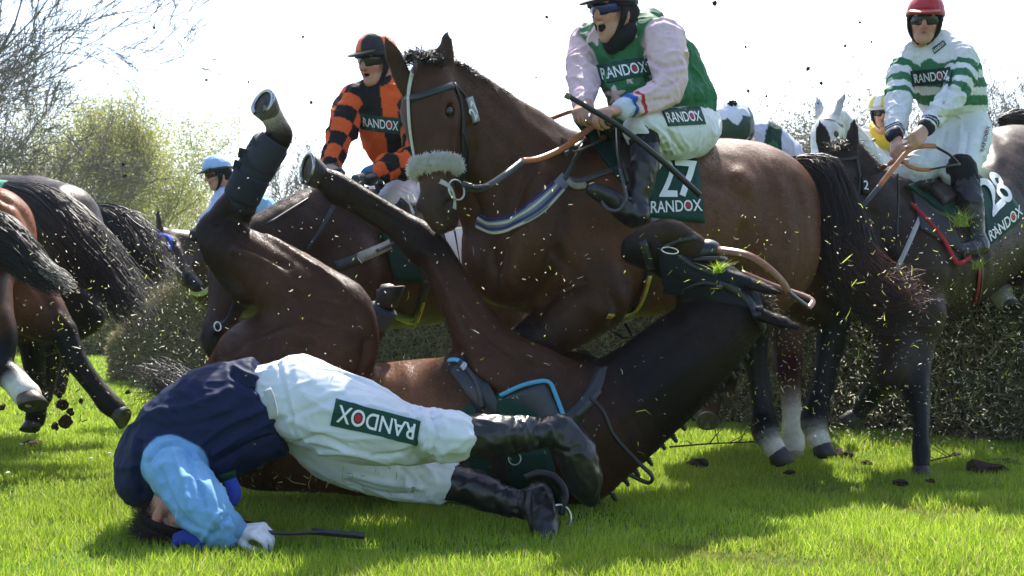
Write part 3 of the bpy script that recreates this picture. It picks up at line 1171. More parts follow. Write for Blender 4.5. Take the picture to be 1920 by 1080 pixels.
def fur(parent, V, Q, C, n, ln=.014, flow=(1, .3, -.4), w=.0017, lift=.30, gain=(1.0, 1.7)):
    """short coat hair over the part of the body the picture can see"""
    N = vnormals(V, Q)
    c = V[Q].mean(1); qn = N[Q].mean(1)
    D = c - np.array(ORG); D /= np.linalg.norm(D, axis=1)[:, None]
    ar = np.linalg.norm(np.cross(V[Q[:, 2]] - V[Q[:, 0]], V[Q[:, 3]] - V[Q[:, 1]]), axis=1)
    px, py = PX(c)
    ok = ((qn * D).sum(1) < .35) & (px > -60) & (px < 1980) & (py > -60) & (py < 1100)
    p = ar * ok; p /= p.sum()
    i = rng.choice(len(Q), n, p=p)
    u, v = rng.random((n, 1)), rng.random((n, 1))
    q = V[Q[i]]
    b = (q[:, 0] * (1 - u) + q[:, 1] * u) * (1 - v) + (q[:, 3] * (1 - u) + q[:, 2] * u) * v
    nn = qn[i]
    f = np.asarray(flow, float) if np.ndim(flow) == 1 else flow(b)
    f = np.broadcast_to(f, b.shape) + rng.normal(size=b.shape) * .25 + (vnoise(b * 7)[:, None] - .5) * np.array((.9, 0, .9))
    f = f - nn * (f * nn).sum(1, keepdims=True); f /= np.linalg.norm(f, axis=1)[:, None] + 1e-9
    sd = np.cross(nn, f)
    l = ln * rng.uniform(.5, 1.3, (n, 1))
    tip = b + f * l + nn * l * lift * rng.uniform(.3, 1.3, (n, 1))
    T = np.stack([b - sd * w / 2, b + sd * w / 2, tip], 1).reshape(-1, 3)
    col = C[Q[i]].mean(1) * rng.uniform(*gain, (n, 1)) * np.array((1.08, 1., .95))
    link('fur', np_mesh('fur', T, np.arange(n * 3).reshape(-1, 3), False, np.repeat(col, 3, 0)), M_FUR, parent)


def PX(V):
    d = V[:, 1]
    return 960 + V[:, 0] / d * FPX, HZ - (V[:, 2] - CAMH) / d * FPX


def finish_body(B, name, label, cat, base, group=None, mat_=None, strokes=(), sig=.014, smooth=2, part='body', lump=.004, hairs=0, flow=(1, .3, -.4), hl=.014):
    V, Q = B.mesh(smooth)
    C = B.colours(V, sig)
    N = vnormals(V, Q)
    V = V + N * (lump * (2 * vnoise(V * 8) - 1) + lump * .45 * (2 * vnoise(V * 19 + 5) - 1))[:, None]
    V = sculpt(V, Q, strokes)
    C = C * (.86 + .3 * vnoise(V * 4 + 2))[:, None]
    root = empty(name, base, label, cat, group)
    link(part, np_mesh(part, V, Q, True, C), mat_ or M_COAT, root)
    if hairs: fur(root, V, Q, C, hairs, hl, flow)
    bvh = make_bvh(V, Q)
    return root, bvh, V, Q


def lerpc(a, b, t): return tuple(np.array(a) * (1 - t) + np.array(b) * t)


def ring_part(name, c, R_, ax, rad, parent, mat_=None, n=24, arc=1.):
    """metal ring (bit ring, stirrup)"""
    ax = norm(ax); a = norm(np.cross(ax, [.2, .1, 1])); b = np.cross(ax, a)
    S = Soup()
    S.tube([np.asarray(c) + R_ * (a * math.cos(t) + b * math.sin(t)) for t in np.linspace(0, 2 * math.pi * arc, n)], rad, 6)
    return S.build(name, mat_ or M_METAL, parent)


LEFT_STRAP = (.02, .022, .026)

# ---- the bay horse in the middle, landing over the fallen one
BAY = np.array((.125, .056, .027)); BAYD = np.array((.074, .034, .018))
SOCK = np.array((.56, .53, .47))
lat27 = np.array((.484, -.875, 0.))
B = Body(.0125)
B.chain([(975, 470, 4.78, 112, .9), (1090, 450, 4.9, 150, .85), (1215, 432, 5.08, 160, .88), (1320, 415, 5.25, 148, .9), (1400, 400, 5.38, 126, .95), (1438, 405, 5.48, 112, .9)],
        k=.06, lat=lat27, col=BAY)
B.chain([(1060, 290, 4.95, 40), (1160, 300, 5.1, 40), (1290, 315, 5.25, 50), (1400, 315, 5.4, 42, 1.3), (1470, 345, 5.5, 40)], k=.08, lat=lat27, col=BAY)      # topline
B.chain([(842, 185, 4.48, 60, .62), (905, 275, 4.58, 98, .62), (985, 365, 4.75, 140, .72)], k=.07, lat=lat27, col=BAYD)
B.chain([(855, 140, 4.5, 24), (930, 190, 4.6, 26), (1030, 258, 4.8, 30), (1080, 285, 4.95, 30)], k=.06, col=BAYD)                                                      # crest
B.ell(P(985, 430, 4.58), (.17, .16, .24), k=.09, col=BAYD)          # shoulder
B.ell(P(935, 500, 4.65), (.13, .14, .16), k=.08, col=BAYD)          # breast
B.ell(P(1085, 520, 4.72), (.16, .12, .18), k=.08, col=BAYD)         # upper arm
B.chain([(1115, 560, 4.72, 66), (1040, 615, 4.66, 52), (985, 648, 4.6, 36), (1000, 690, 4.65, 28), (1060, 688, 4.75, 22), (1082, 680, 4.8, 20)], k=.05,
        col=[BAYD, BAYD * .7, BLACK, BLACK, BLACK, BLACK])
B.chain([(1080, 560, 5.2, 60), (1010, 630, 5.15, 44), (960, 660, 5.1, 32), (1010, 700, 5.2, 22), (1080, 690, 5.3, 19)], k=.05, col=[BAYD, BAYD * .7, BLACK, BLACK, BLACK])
# hindquarters
B.chain([(1440, 385, 5.3, 92, .8), (1452, 470, 5.2, 92, .75), (1440, 530, 5.16, 62, .8)], k=.07, lat=lat27, col=BAY)
B.chain([(1440, 500, 5.18, 66), (1418, 570, 5.2, 46), (1406, 622, 5.22, 33), (1416, 700, 5.22, 17), (1426, 770, 5.2, 17), (1433, 806, 5.18, 25), (1446, 830, 5.16, 20), (1452, 842, 5.15, 20)], k=.04,
        col=[BAY * .8, BAYD * .6, BLACK, BLACK, BLACK, BLACK, SOCK, SOCK])
B.chain([(1455, 400, 5.6, 90, .8), (1470, 490, 5.58, 80), (1505, 555, 5.55, 48), (1560, 596, 5.53, 34), (1550, 660, 5.5, 20), (1534, 735, 5.45, 17), (1525, 786, 5.42, 25), (1532, 814, 5.4, 21), (1537, 828, 5.38, 21)], k=.04,
        col=[BAY, BAY, BAYD * .8, BLACK, BLACK, BLACK, BLACK, SOCK, SOCK])
B.ell(P(1578, 585, 5.53), (.035, .04, .05), k=.04, col=BLACK)       # point of hock
for pts in ([(1426, 610, 5.24, 15), (1432, 690, 5.24, 9.5), (1442, 765, 5.22, 9.5), (1447, 806, 5.19, 15)], [(1580, 596, 5.54, 15), (1569, 665, 5.51, 10), (1550, 742, 5.46, 10), (1538, 788, 5.42, 15)]):
    B.chain(pts, k=.012, col=BLACK)
B.ell(P(1572, 600, 5.52), (.03, .04, .06), k=.03, col=BLACK)
f27, e1, e2, e3 = horse_head(B, P(803, 138, 4.42), P(822, 440, 4.30), np.array((-.56, -.82, .05)), L=.655, col=BAYD, muzcol=(.05, .03, .022), wid=1.16,
                             ear_base=(P(832, 146, 4.42), P(757, 152, 4.36)), earw=1.05,
                             ear_dirs=[norm(np.array((.06, -.05, 1.))), norm(np.array((-.42, -.1, 1.)))])
S27 = [([(985, 330), (958, 420), (935, 500)], 10, -.012), ([(1020, 330), (990, 440), (965, 520)], 22, .014), ([(1045, 470), (1080, 515), (1125, 545)], 9, -.010),
       ([(1060, 400), (1045, 460), (1030, 520), (1015, 570)], 12, -.010), ([(872, 330), (900, 400), (922, 470), (935, 520)], 9, -.013), ([(905, 320), (930, 400), (950, 450)], 16, .008),
       ([(950, 520), (975, 560)], 20, .014), ([(1000, 600), (1040, 552), (1095, 530)], 8, -.012), ([(1095, 560), (1130, 590)], 14, .012), ([(1140, 540), (1160, 580), (1150, 605)], 9, -.010),
       ([(1385, 330), (1400, 345)], 18, .016), ([(1395, 430), (1378, 500), (1400, 560)], 12, -.014), ([(1430, 440), (1425, 520)], 24, .012), ([(1490, 340), (1508, 430), (1505, 500), (1490, 550)], 8, -.012),
       ([(1462, 350), (1478, 440), (1470, 520)], 14, .008), ([(1340, 400), (1325, 500), (1300, 560)], 7, -.005), ([(1305, 420), (1290, 510), (1265, 580)], 7, -.005), ([(1270, 430), (1255, 520), (1235, 590)], 7, -.005),
       ([(930, 180), (1000, 240), (1060, 300)], 14, .006), ([(920, 240), (990, 310)], 12, -.007), ([(1250, 330), (1350, 350), (1400, 380)], 14, -.006),
       ([(880, 235), (888, 280), (872, 320)], 9, -.010), ([(850, 250), (848, 300)], 6, -.006), ([(808, 200), (800, 280)], 10, -.004), ([(870, 210), (880, 260)], 14, .008),
       ([(1420, 640), (1424, 720), (1430, 770)], 4, -.004), ([(1552, 640), (1540, 720)], 4, -.004)]
H27, bv27, V27, Q27 = finish_body(B, 'bay_horse', 'big bay horse with white sheepskin noseband leaping above the fallen horse', 'horse', P(1200, 885, 5.2), strokes=S27, hairs=170000, flow=(.85, .45, -.5))
e3s = e3 if e3[1] < 0 else -e3
for sg in (-1, 1):
    eye(H27, f27(.30, .022, sg * .150), .0225)
hoof(H27, P(1454, 842, 5.15), P(1466, 880, 5.13) - P(1450, 836, 5.15), (.5, -.6, 0), .05, .085)
hoof(H27, P(1537, 828, 5.38), P(1547, 872, 5.36) - P(1534, 818, 5.39), (.5, -.6, 0), .05, .085)
hoof(H27, P(1082, 680, 4.8), P(1102, 665, 4.85) - P(1080, 682, 4.8), (0, -.3, -1), .046, .075)
# mane, forelock, tail
def hair_row(parent, pix, n, ln, down, col, name='mane', jit=.012, rad=.0022, m=7):
    C = np.array([P(*p) for p in pix]); Cs = catmull(C, 12)
    i = rng.integers(0, len(Cs), n)
    b = Cs[i] + rng.normal(size=(n, 3)) * jit
    d = np.asarray(down, float) + rng.normal(size=(n, 3)) * .35
    d /= np.linalg.norm(d, axis=1)[:, None]
    l = ln * (.5 + .7 * rng.random(n))
    t = np.linspace(0, 1, m)
    PT = b[:, None, :] + d[:, None, :] * (l[:, None] * t)[:, :, None]
    PT[:, :, 2] -= (l[:, None] * .5 * t ** 2)
    return strands(name, PT, rad * np.linspace(1, .3, m), np.array(col) * (.6 + .9 * rng.random((n, 1))), M_HAIR, parent)
hair_row(H27, [(852, 118, 4.44), (930, 175, 4.55), (1000, 222, 4.7), (1045, 247, 4.82)], 900, .07, (.25, .5, -.1), (.03, .016, .012))
hair_row(H27, [(765, 112, 4.35), (790, 106, 4.36), (830, 118, 4.36)], 500, .06, (-.3, -.5, .45), (.014, .011, .010), name='forelock')
tail(H27, [(1488, 312, 5.5, 22), (1545, 330, 5.42, 40), (1578, 420, 5.36, 52), (1600, 510, 5.32, 56), (1650, 565, 5.28, 52), (1712, 590, 5.25, 40)], 2600, c0=(.008, .007, .007), c1=(.030, .012, .008), rad=.0021, frizz=.035, short=.5)
tail(H27, [(1590, 470, 5.3, 45), (1655, 540, 5.26, 56), (1730, 562, 5.24, 55)], 420, c0=(.05, .012, .008), c1=(.18, .05, .03), rad=.0018, frizz=.05, name='tail_end')
# bridle
S = Soup()
fz = []
dk = (.022, .026, .033)
strap(S, bv27, [(752, 184), (775, 184), (800, 178), (848, 160)], .027, off=.008, col=dk)                              # browband
strap(S, bv27, [(850, 156), (864, 200), (868, 260), (866, 320), (860, 350)], .020, off=.008, col=dk)            # cheekpiece
strap(S, bv27, [(852, 158), (875, 185), (892, 235)], .016, col=(.012, .012, .014))            # throatlash
strap(S, bv27, [(868, 250), (876, 300), (864, 345)], .010, off=.012, col=(.012, .012, .014))
S.build('bridle', M_LEATH, H27)
S = Soup()
strap(S, bv27, [(770, 140), (768, 180), (771, 240), (782, 305)], .015, off=.009, col=(.62, .6, .54))
strap(S, bv27, [(825, 340), (842, 352), (850, 372), (850, 392)], .02, off=.006, col=(.55, .53, .46))
S.build('face_strap', M_CLOTH, H27)
# sheepskin noseband: a fleece roll round the nose
cc = f27(.62, -.05, 0)
ring = []
for t_ in range(60):
    th = 2 * math.pi * t_ / 60
    dr = e2 * math.cos(th) + e3 * math.sin(th)
    loc, nn, _, _ = bv27.ray_cast(Vector(cc), Vector(dr), .4)
    if loc is not None and math.cos(th) > -.35: ring.append((th if th < math.pi else th - 2 * math.pi, np.array(loc), dr))
ring.sort(key=lambda r_: r_[0])
ico = bmesh.new(); bmesh.ops.create_icosphere(ico, subdivisions=1, radius=1.)
iv = np.array([v.co[:] for v in ico.verts]); if_ = [[v.index for v in q.verts] for q in ico.faces]; ico.free()
B = Body(.006)
B.chain([[*(l + dr * .006), .029 if 1 < q_ < len(ring) - 3 else .023] for q_, (t_, l, dr) in enumerate(ring)], k=.01, world=True, sub=1)
V, Q = B.mesh(1)
N = vnormals(V, Q)
V = V + N * (.010 * vnoise(V * 55) + .006 * vnoise(V * 120) - .008)[:, None]
nb = link('sheepskin_noseband', np_mesh('sheepskin_noseband', V, Q, True), M_FLEECE, H27)
n = 9000
i_ = rng.integers(0, len(V), n)
tt = np.linspace(0, 1, 4)
cur = rng.normal(size=(n, 3)) * .6
PT = V[i_][:, None, :] + (N[i_] * .9 + cur)[:, None, :] * (.007 * tt)[None, :, None] + (rng.normal(size=(n, 3)) * .004)[:, None, :] * (tt ** 2)[None, :, None]
strands('wool', PT, .0016 * np.linspace(1, .5, 4), np.tile((.76, .75, .69), (n, 1)) * rng.uniform(.85, 1.05, (n, 1)), M_FLEECE, nb)
# bit ring and rein, breastgirth
ring_part('bit_ring', P(856, 356, 4.16), .040, e3s + np.array((0, -.3, 0)), .004, H27)
S = Soup()
q = [P(868, 352, 4.2), P(905, 352, 4.25), P(950, 325, 4.35), P(982, 300, 4.45)]
ribbon(S, catmull(q, 6), np.tile((.3, -.9, .2), (19, 1)), .026, .005, (.05, .055, .065))
q = [P(980, 301, 4.45), P(1015, 296, 4.52), P(1060, 275, 4.6), P(1100, 245, 4.66), P(1118, 234, 4.7)]
ribbon(S, catmull(q, 6), np.tile((.3, -.9, .3), (25, 1)), .026, .006, (.42, .13, .04))
q = [P(1118, 234, 4.7), P(1128, 260, 4.85), P(1140, 232, 5.0), P(1090, 205, 5.1), P(1000, 235, 5.0)]
ribbon(S, catmull(q, 6), np.tile((.3, -.9, .3), (25, 1)), .022, .005, (.35, .11, .04))
S.tube([P(868, 345, 4.16), P(890, 352, 4.2), P(915, 350, 4.24)], .012, 8, dk)
S.build('reins', M_LEATH, H27)
S = Soup()
strap(S, bv27, [(895, 412), (920, 424), (955, 420), (1000, 395), (1045, 350), (1060, 335)], .062, off=.006, thick=.006, col=(.20, .21, .26))
for o_, cc_ in ((-14, (.03, .04, .16)), (-5, (.6, .58, .5)), (5, (.05, .06, .18)), (13, (.58, .56, .48))):
    strap(S, bv27, [(895, 412 + o_ * .9), (920, 424 + o_ * .9), (955, 420 + o_ * .9), (1000 + o_ * .6, 395 + o_ * .7), (1045 + o_ * .75, 350 + o_ * .5)], .011, off=.0105, thick=.003, col=cc_)
S.build('breastgirth', M_CLOTH, H27)
S = Soup()
strap(S, bv27, [(1055, 338), (1075, 300), (1100, 262), (1120, 240)], .022, off=.008, col=(.04, .045, .05))
strap(S, bv27, [(1060, 335), (1085, 340), (1115, 330), (1160, 318)], .024, off=.008, col=(.06, .065, .07))
strap(S, bv27, [(1062, 338), (1075, 350), (1098, 348)], .03, off=.009, col=(.28, .26, .2))
S.build('breastgirth_strap', M_LEATH, H27)
S = Soup()
S.add(*lay_grid(bv27, [(1075, 228), (1130, 235), (1215, 345), (1165, 345)], 10, 12, .008, 4.8), col=(.010, .055, .045))
S.build('saddle_cloth', M_CLOTH, H27)
S = Soup()
S.add(*lay_grid(bv27, [(1130, 236), (1190, 240), (1215, 345), (1163, 318)], 10, 12, .022, 4.8, .012), col=(.055, .045, .04))
strap(S, bv27, [(1128, 236), (1150, 275), (1164, 318), (1170, 350)], .012, off=.04, col=(.10, .085, .075))
S.tube([P(1108, 228, 4.95), P(1120, 218, 5.0), P(1140, 232, 5.05), P(1230, 262, 5.15), P(1290, 268, 5.2)], [.02, .035, .045, .06, .05], 10, (.04, .034, .03))
S.build('saddle', M_LEATH, H27)
S = Soup()
S.add(*lay_grid(bv27, [(1212, 292), (1306, 302), (1318, 418), (1212, 408)], 10, 12, .012, 5.0), col=GREEN_D)
nc27 = S.build('number_cloth', M_CLOTH, H27)
S = Soup()
lay_text(bv27, [(1232, 300), (1262, 302), (1266, 372), (1232, 372)], '2', .02, WHITE, S)
lay_text(bv27, [(1262, 304), (1303, 308), (1312, 370), (1266, 372)], '7', .02, WHITE, S)
lay_text(bv27, [(1216, 380), (1310, 376), (1313, 397), (1216, 402)], 'RANDOX', .02, WHITE, S, dot=RED)
S.build('cloth_lettering', M_MARK, nc27, smooth=False)
S = Soup()
strap(S, bv27, [(1222, 330), (1226, 380), (1228, 430)], .055, off=.01, col=(.17, .17, .16))
strap(S, bv27, [(1222, 430), (1215, 520), (1195, 575), (1170, 605)], .055, off=.008, col=(.02, .02, .02))
strap(S, bv27, [(1216, 515), (1200, 565), (1172, 605)], .024, off=.013, col=(.5, .42, .03))
strap(S, bv27, [(1212, 515), (1196, 565), (1168, 603)], .006, off=.0165, col=(.35, .03, .02))
S.tube([P(1172, 607, 4.95), P(1185, 632, 4.93), P(1168, 634, 4.93), P(1150, 622, 4.95)], .007, 6, BLACK)
S.build('girth', M_LEATH, H27)
S = Soup()
S.add(*lay_grid(bv27, [(871, 185), (882, 182), (897, 228), (886, 232)], 3, 5, .012, 4.3, .004), col=(.35, .36, .38))
tg = S.build('number_tag', M_MARK, H27)
S = Soup(); lay_text(bv27, [(873, 213), (878, 190), (893, 206), (888, 228)], '27', .02, WHITE, S)
S.build('tag_digits', M_MARK, tg, smooth=False)
# ---- the fallen dark horse on its back in the grass
FD = np.array((.062, .027, .015)); FB = np.array((.16, .076, .04)); FN = np.array((.014, .009, .008)); FL = np.array((.021, .012, .009))
latF = np.array((0, .35, .94))
B = Body(.012)
B.chain([(500, 800, 4.62, 118), (600, 800, 4.58, 122), (720, 806, 4.55, 126), (830, 806, 4.52, 134), (940, 808, 4.5, 138), (1040, 806, 4.48, 122)], k=.06, col=[FD, FB * .8, FB, FB, FD, FD])
# haunch, thigh, gaskin and the hind leg in the air
B.chain([(508, 700, 4.45, 112), (480, 760, 4.5, 118)], k=.08, col=FD)
B.chain([(600, 660, 4.38, 96), (560, 720, 4.42, 110)], k=.08, col=FD)
B.chain([(398, 428, 4.52, 24), (428, 462, 4.5, 46), (500, 505, 4.47, 60), (575, 568, 4.42, 76), (612, 635, 4.38, 84)], k=.05, col=[FL, FL, FD, FD, FD])
B.chain([(560, 540, 4.42, 50), (640, 575, 4.38, 52), (672, 622, 4.36, 36), (668, 668, 4.36, 32)], k=.05, col=FD)
B.chain([(402, 436, 4.52, 26), (432, 405, 4.52, 36), (452, 375, 4.5, 32), (470, 338, 4.48, 29), (498, 288, 4.46, 28), (523, 256, 4.45, 24), (519, 236, 4.44, 20), (507, 214, 4.43, 21)], k=.035,
        col=[FL, FL, FL, FL, FL, FL, (.2, .17, .14), (.42, .38, .32)])
B.ell(P(390, 428, 4.52), (.03, .03, .05), k=.03, col=FL)
B.chain([(388, 436, 4.5, 20), (412, 490, 4.49, 22), (460, 545, 4.46, 30)], k=.025, col=FL)
B.ell(P(803, 466, 4.46), (.05, .05, .05), k=.03, col=FL)
B.chain([(782, 478, 4.48, 16), (728, 432, 4.5, 10), (660, 388, 4.5, 10), (630, 366, 4.5, 15)], k=.012, col=FL)
B.ell(P(628, 358, 4.49), (.04, .045, .05), k=.025, col=FL)
# the other hind leg behind the thigh
B.chain([(600, 700, 4.75, 90), (650, 640, 4.74, 60), (695, 612, 4.72, 28), (714, 590, 4.7, 20), (722, 572, 4.69, 19)], k=.04, col=[FD, FD, FL, FL, FL])
# shoulder and raised foreleg
B.chain([(868, 735, 4.4, 70), (970, 730, 4.38, 92), (1050, 768, 4.4, 84)], k=.07, col=FD)
B.chain([(935, 700, 4.36, 76), (890, 615, 4.4, 48), (848, 540, 4.44, 38), (812, 474, 4.48, 33), (790, 447, 4.49, 32), (744, 410, 4.5, 19), (688, 374, 4.5, 17), (634, 348, 4.5, 23), (612, 338, 4.5, 21), (600, 333, 4.5, 21)], k=.05,
        col=[FD, FD, FD, FL, FL, FL, FL, FL, FL, FL])
# the folded other foreleg behind (only a dark stump shows)
B.chain([(960, 720, 4.72, 70), (1050, 700, 4.75, 45), (1100, 690, 4.76, 28)], k=.04, col=[FD, FD, FL])
# neck and breast
B.chain([(1075, 822, 4.42, 122), (1190, 748, 4.4, 98, .8), (1300, 655, 4.4, 84, .75), (1372, 588, 4.42, 66, .75)], k=.06, lat=(0.1, -1, .1), col=[FD, FN, FN, FN])
B.chain([(1212, 442, 4.3, 20), (1255, 436, 4.32, 26), (1300, 462, 4.34, 26)], k=.04, col=(.05, .03, .02))
fF, e1, e2, e3 = horse_head(B, P(1398, 560, 4.44), P(1196, 452, 4.3), np.array((.42, -.38, .82)), L=.57, col=FN, muzcol=(.012, .010, .010),
                            ear_dirs=[norm(P(1458, 548, 4.30) - P(1396, 528, 4.34)), norm(P(1494, 613, 4.26) - P(1430, 592, 4.30))], jaw=.9, ear_nrm=(.25, -.85, .45), earw=.8,
                            ear_base=(P(1396, 528, 4.34), P(1430, 592, 4.30)))
SF = [([(440, 660), (500, 622), (560, 600), (640, 610)], 7, -.007), ([(470, 650), (540, 625), (610, 640)], 12, .006), ([(560, 560), (600, 600), (615, 660)], 10, -.006),
      ([(440, 470), (500, 490), (560, 540), (640, 560)], 8, .007), ([(430, 440), (480, 470), (540, 500)], 6, -.006), ([(500, 440), (560, 480), (620, 520), (660, 560)], 5, .008), ([(690, 640), (680, 690), (640, 740)], 10, -.016),
      ([(860, 660), (880, 700), (930, 740)], 9, -.012), ([(900, 620), (960, 670), (1020, 690)], 8, -.008), ([(940, 640), (1010, 660), (1060, 700)], 14, .010), ([(990, 690), (1040, 720)], 8, -.006), ([(845, 560), (880, 610)], 7, -.008),
      ([(815, 500), (850, 570)], 7, .007), ([(790, 470), (815, 480)], 9, .007), ([(700, 390), (770, 430)], 4, -.005), ([(1180, 720), (1250, 650), (1310, 600)], 12, -.008), ([(1140, 800), (1220, 740), (1300, 680)], 14, .006),
      ([(700, 700), (720, 760)], 14, -.006), ([(760, 690), (780, 770)], 14, .004), ([(1255, 560), (1275, 600)], 10, -.01), ([(410, 420), (430, 400)], 7, -.006)]
HF, bvF, VF, QF = finish_body(B, 'dark_horse', 'dark brown fallen horse upside down with legs in the air', 'horse', P(800, 945, 4.5), strokes=SF, hairs=200000, flow=(.75, -.1, -.5))
hoof(HF, P(507, 214, 4.43), P(482, 190, 4.38) - P(507, 214, 4.43), P(484, 160, 4.4) - P(484, 215, 4.4), .056, .062, col=(.10, .085, .07), shoe=True)
hoof(HF, P(600, 333, 4.5), P(566, 320, 4.46) - P(602, 335, 4.5), P(552, 285, 4.5) - P(575, 350, 4.5), .062, .072, col=(.03, .026, .022), shoe=True)
hoof(HF, P(722, 572, 4.69), P(727, 520, 4.69) - P(722, 572, 4.69), P(750, 500, 4.69) - P(690, 540, 4.69), .055, .09, col=(.02, .018, .017))
# tendon boot with straps on the raised hind leg
navy = (.018, .022, .035)
S = Soup()
C = catmull([P(446, 388, 4.51), P(468, 340, 4.48), P(498, 290, 4.46), P(516, 262, 4.45)], 6)
S.tube(C, np.interp(np.linspace(0, 1, len(C)), [0, .15, .6, 1], [.075, .068, .072, .062]) * 1.02, 18, navy)
bt = S.build('leg_boot', mat('neoprene', attr=True, rough=.7, noise=(60, .8, 1.2), bump=(150, .4, .002)), HF)
for (p0, p1) in (((452, 372), (474, 326)), ((475, 324), (490, 300)), ((491, 298), (508, 270))):
    S = Soup()
    C = catmull([P(p0[0], p0[1], 4.49), P((p0[0] + p1[0]) / 2, (p0[1] + p1[1]) / 2, 4.475), P(p1[0], p1[1], 4.46)], 5)
    S.tube(C, np.array([.073, .0765, .077, .0765] + [.077] * (len(C) - 5) + [.073])[:len(C)] * 1.02, 18, (.024, .028, .042))
    S.build('boot_strap', M_CLOTH, bt)
for (p0, p1, p2) in (((470, 296), (447, 290), (448, 277)), ((460, 320), (438, 312), (441, 300))):
    S = Soup()
    ribbon(S, [P(p0[0] + 12, p0[1] + 2, 4.44), P(p0[0] - 4, p0[1] - 6, 4.43), P(p1[0], p1[1] - 4, 4.43)], [(0, -.9, -.2)] * 3, .042, .005, (.02, .024, .034))
    S.build('boot_strap', M_CLOTH, bt)
S = Soup()
C = catmull([P(690, 612, 4.72), P(712, 592, 4.7), P(722, 575, 4.69)], 5)
S.tube(C, [.062] * 2 + [.064] * (len(C) - 3) + [.05], 16, (.035, .05, .075)); S.build('leg_boot', mat('neoprene'), HF)
# plaits along the mane side, hanging from the lower edge of the neck
for i, (px, py) in enumerate([(1408, 640), (1396, 662), (1384, 682), (1372, 700), (1350, 716), (1336, 738), (1318, 752), (1296, 778), (1278, 796), (1262, 818), (1240, 832), (1216, 862), (1192, 884), (1172, 900), (1150, 930), (1130, 948)]):
    S = Soup()
    l = P(px, py, 4.4)
    for q in range(3):
        S.add(iv * np.array((.012, .012, .013)) * (1.1 - .15 * q) + l + np.array((.004, 0, -.006)) * q * 1.5, if_, (.012, .010, .010))
    S.tube([l + np.array((-.03, 0, .03)), l], .006, 5, (.012, .010, .010))
    S.build('mane_plait', M_HAIR, HF)
for c in (fF(.30, .026, -.148), fF(.30, .026, .148)): eye(HF, c, .021)
hair_row(HF, [(1425, 548, 4.42), (1438, 572, 4.42), (1436, 596, 4.42)], 200, .05, (.7, 0, .3), (.10, .06, .035), name='forelock')
tail(HF, [(420, 760, 4.75, 30), (360, 745, 4.85, 45), (305, 712, 4.9, 40), (262, 742, 4.95, 55)], 420, c0=(.012, .010, .010), c1=(.05, .04, .03), rad=.002, frizz=.05)
# hood and bridle
S = Soup()
dk = (.014, .017, .024)
S.add(*lay_grid(bvF, [(1232, 462), (1405, 520), (1432, 585), (1246, 548)], 14, 10, .003, 4.35, .004), col=(.013, .016, .024))
S.build('hood', M_CLOTH, HF)
S = Soup()
strap(S, bvF, [(1345, 530), (1390, 552), (1420, 590), (1430, 618)], .034, off=.010, col=dk)
strap(S, bvF, [(1255, 560), (1290, 538), (1330, 530), (1390, 550)], .014, off=.009, col=dk)
strap(S, bvF, [(1240, 466), (1270, 452), (1305, 447)], .022, off=.009, col=dk)
strap(S, bvF, [(1272, 480), (1300, 500), (1345, 516)], .024, off=.010, col=dk)
strap(S, bvF, [(1205, 452), (1214, 480), (1220, 512)], .03, off=.008, col=dk)
S.build('bridle', M_LEATH, HF)
l, n_, _ = cast(bvF, 1326, 482)
S = Soup()
bm_ = bmesh.new(); bmesh.ops.create_uvsphere(bm_, u_segments=20, v_segments=12, radius=.062)
V = np.array([v.co[:] for v in bm_.verts]); f = [[v.index for v in q.verts] for q in bm_.faces]; bm_.free()
V[:, 2] *= .85
S.add(V + l + np.array((.0, .0, .02)), f, (.015, .017, .022))
tt = np.linspace(0, 6.283, 24)
S.tube(np.array([l + np.array((math.cos(t) * .075, math.sin(t) * .075, -.012)) for t in tt]), .012, 6, (.02, .022, .028))
S.build('eye_cup', M_BOOT, HF)
l, n_, _ = cast(bvF, 1248, 470)
ring_part('bit_ring', P(1256, 470, 4.14), .032, (.1, -.45, .9), .0026, HF)
S = Soup()
ribbon(S, catmull([P(1345, 468, 4.3), P(1400, 478, 4.25), P(1440, 502, 4.25), P(1468, 530, 4.28), P(1478, 548, 4.3)], 6), np.tile((.1, -.9, .35), (25, 1)), .032, .006, (.22, .09, .05))
ribbon(S, catmull([P(1478, 546, 4.3), P(1495, 560, 4.32), P(1515, 575, 4.35)], 6), np.tile((.3, -.8, .5), (13, 1)), .02, .006, (.03, .03, .032))
ribbon(S, catmull([P(1390, 510, 4.5), P(1450, 535, 4.5), P(1520, 560, 4.45), P(1517, 578, 4.37)], 6), np.tile((.1, -.9, .35), (19, 1)), .022, .006, (.20, .08, .045))
S.build('reins', M_LEATH, HF)
# saddle gear
S = Soup()
S.add(*lay_grid(bvF, [(950, 742), (1018, 718), (1062, 792), (925, 800)], 10, 8, .008, 4.4), col=(.022, .027, .036))
S.build('saddle_flap', M_LEATH, HF)
S = Soup()
strap(S, bvF, [(940, 741), (975, 724), (1008, 717), (1028, 720), (1040, 740), (1052, 770), (1062, 795)], .017, off=.012, thick=.007, col=(.10, .38, .58))
S.build('cloth_trim', M_CLOTH, HF)
S = Soup()
strap(S, bvF, [(845, 682), (858, 680), (876, 688)], .017, off=.022, thick=.006, col=(.12, .42, .62))
S.build('girth_sleeve', M_CLOTH, HF)
S = Soup()
S.add(*lay_grid(bvF, [(935, 738), (1000, 770), (1040, 800), (930, 800)], 8, 8, .016, 4.4), col=(.010, .05, .036))
S.add(*lay_grid(bvF, [(860, 770), (896, 752), (900, 790), (850, 800)], 8, 6, .010, 4.4), col=(.010, .055, .04))
S.add(*lay_grid(bvF, [(880, 850), (1030, 840), (1060, 940), (820, 950)], 12, 10, .014, 4.4), col=(.010, .045, .035))
S.build('saddle_cloth', M_CLOTH, HF)
S = Soup()
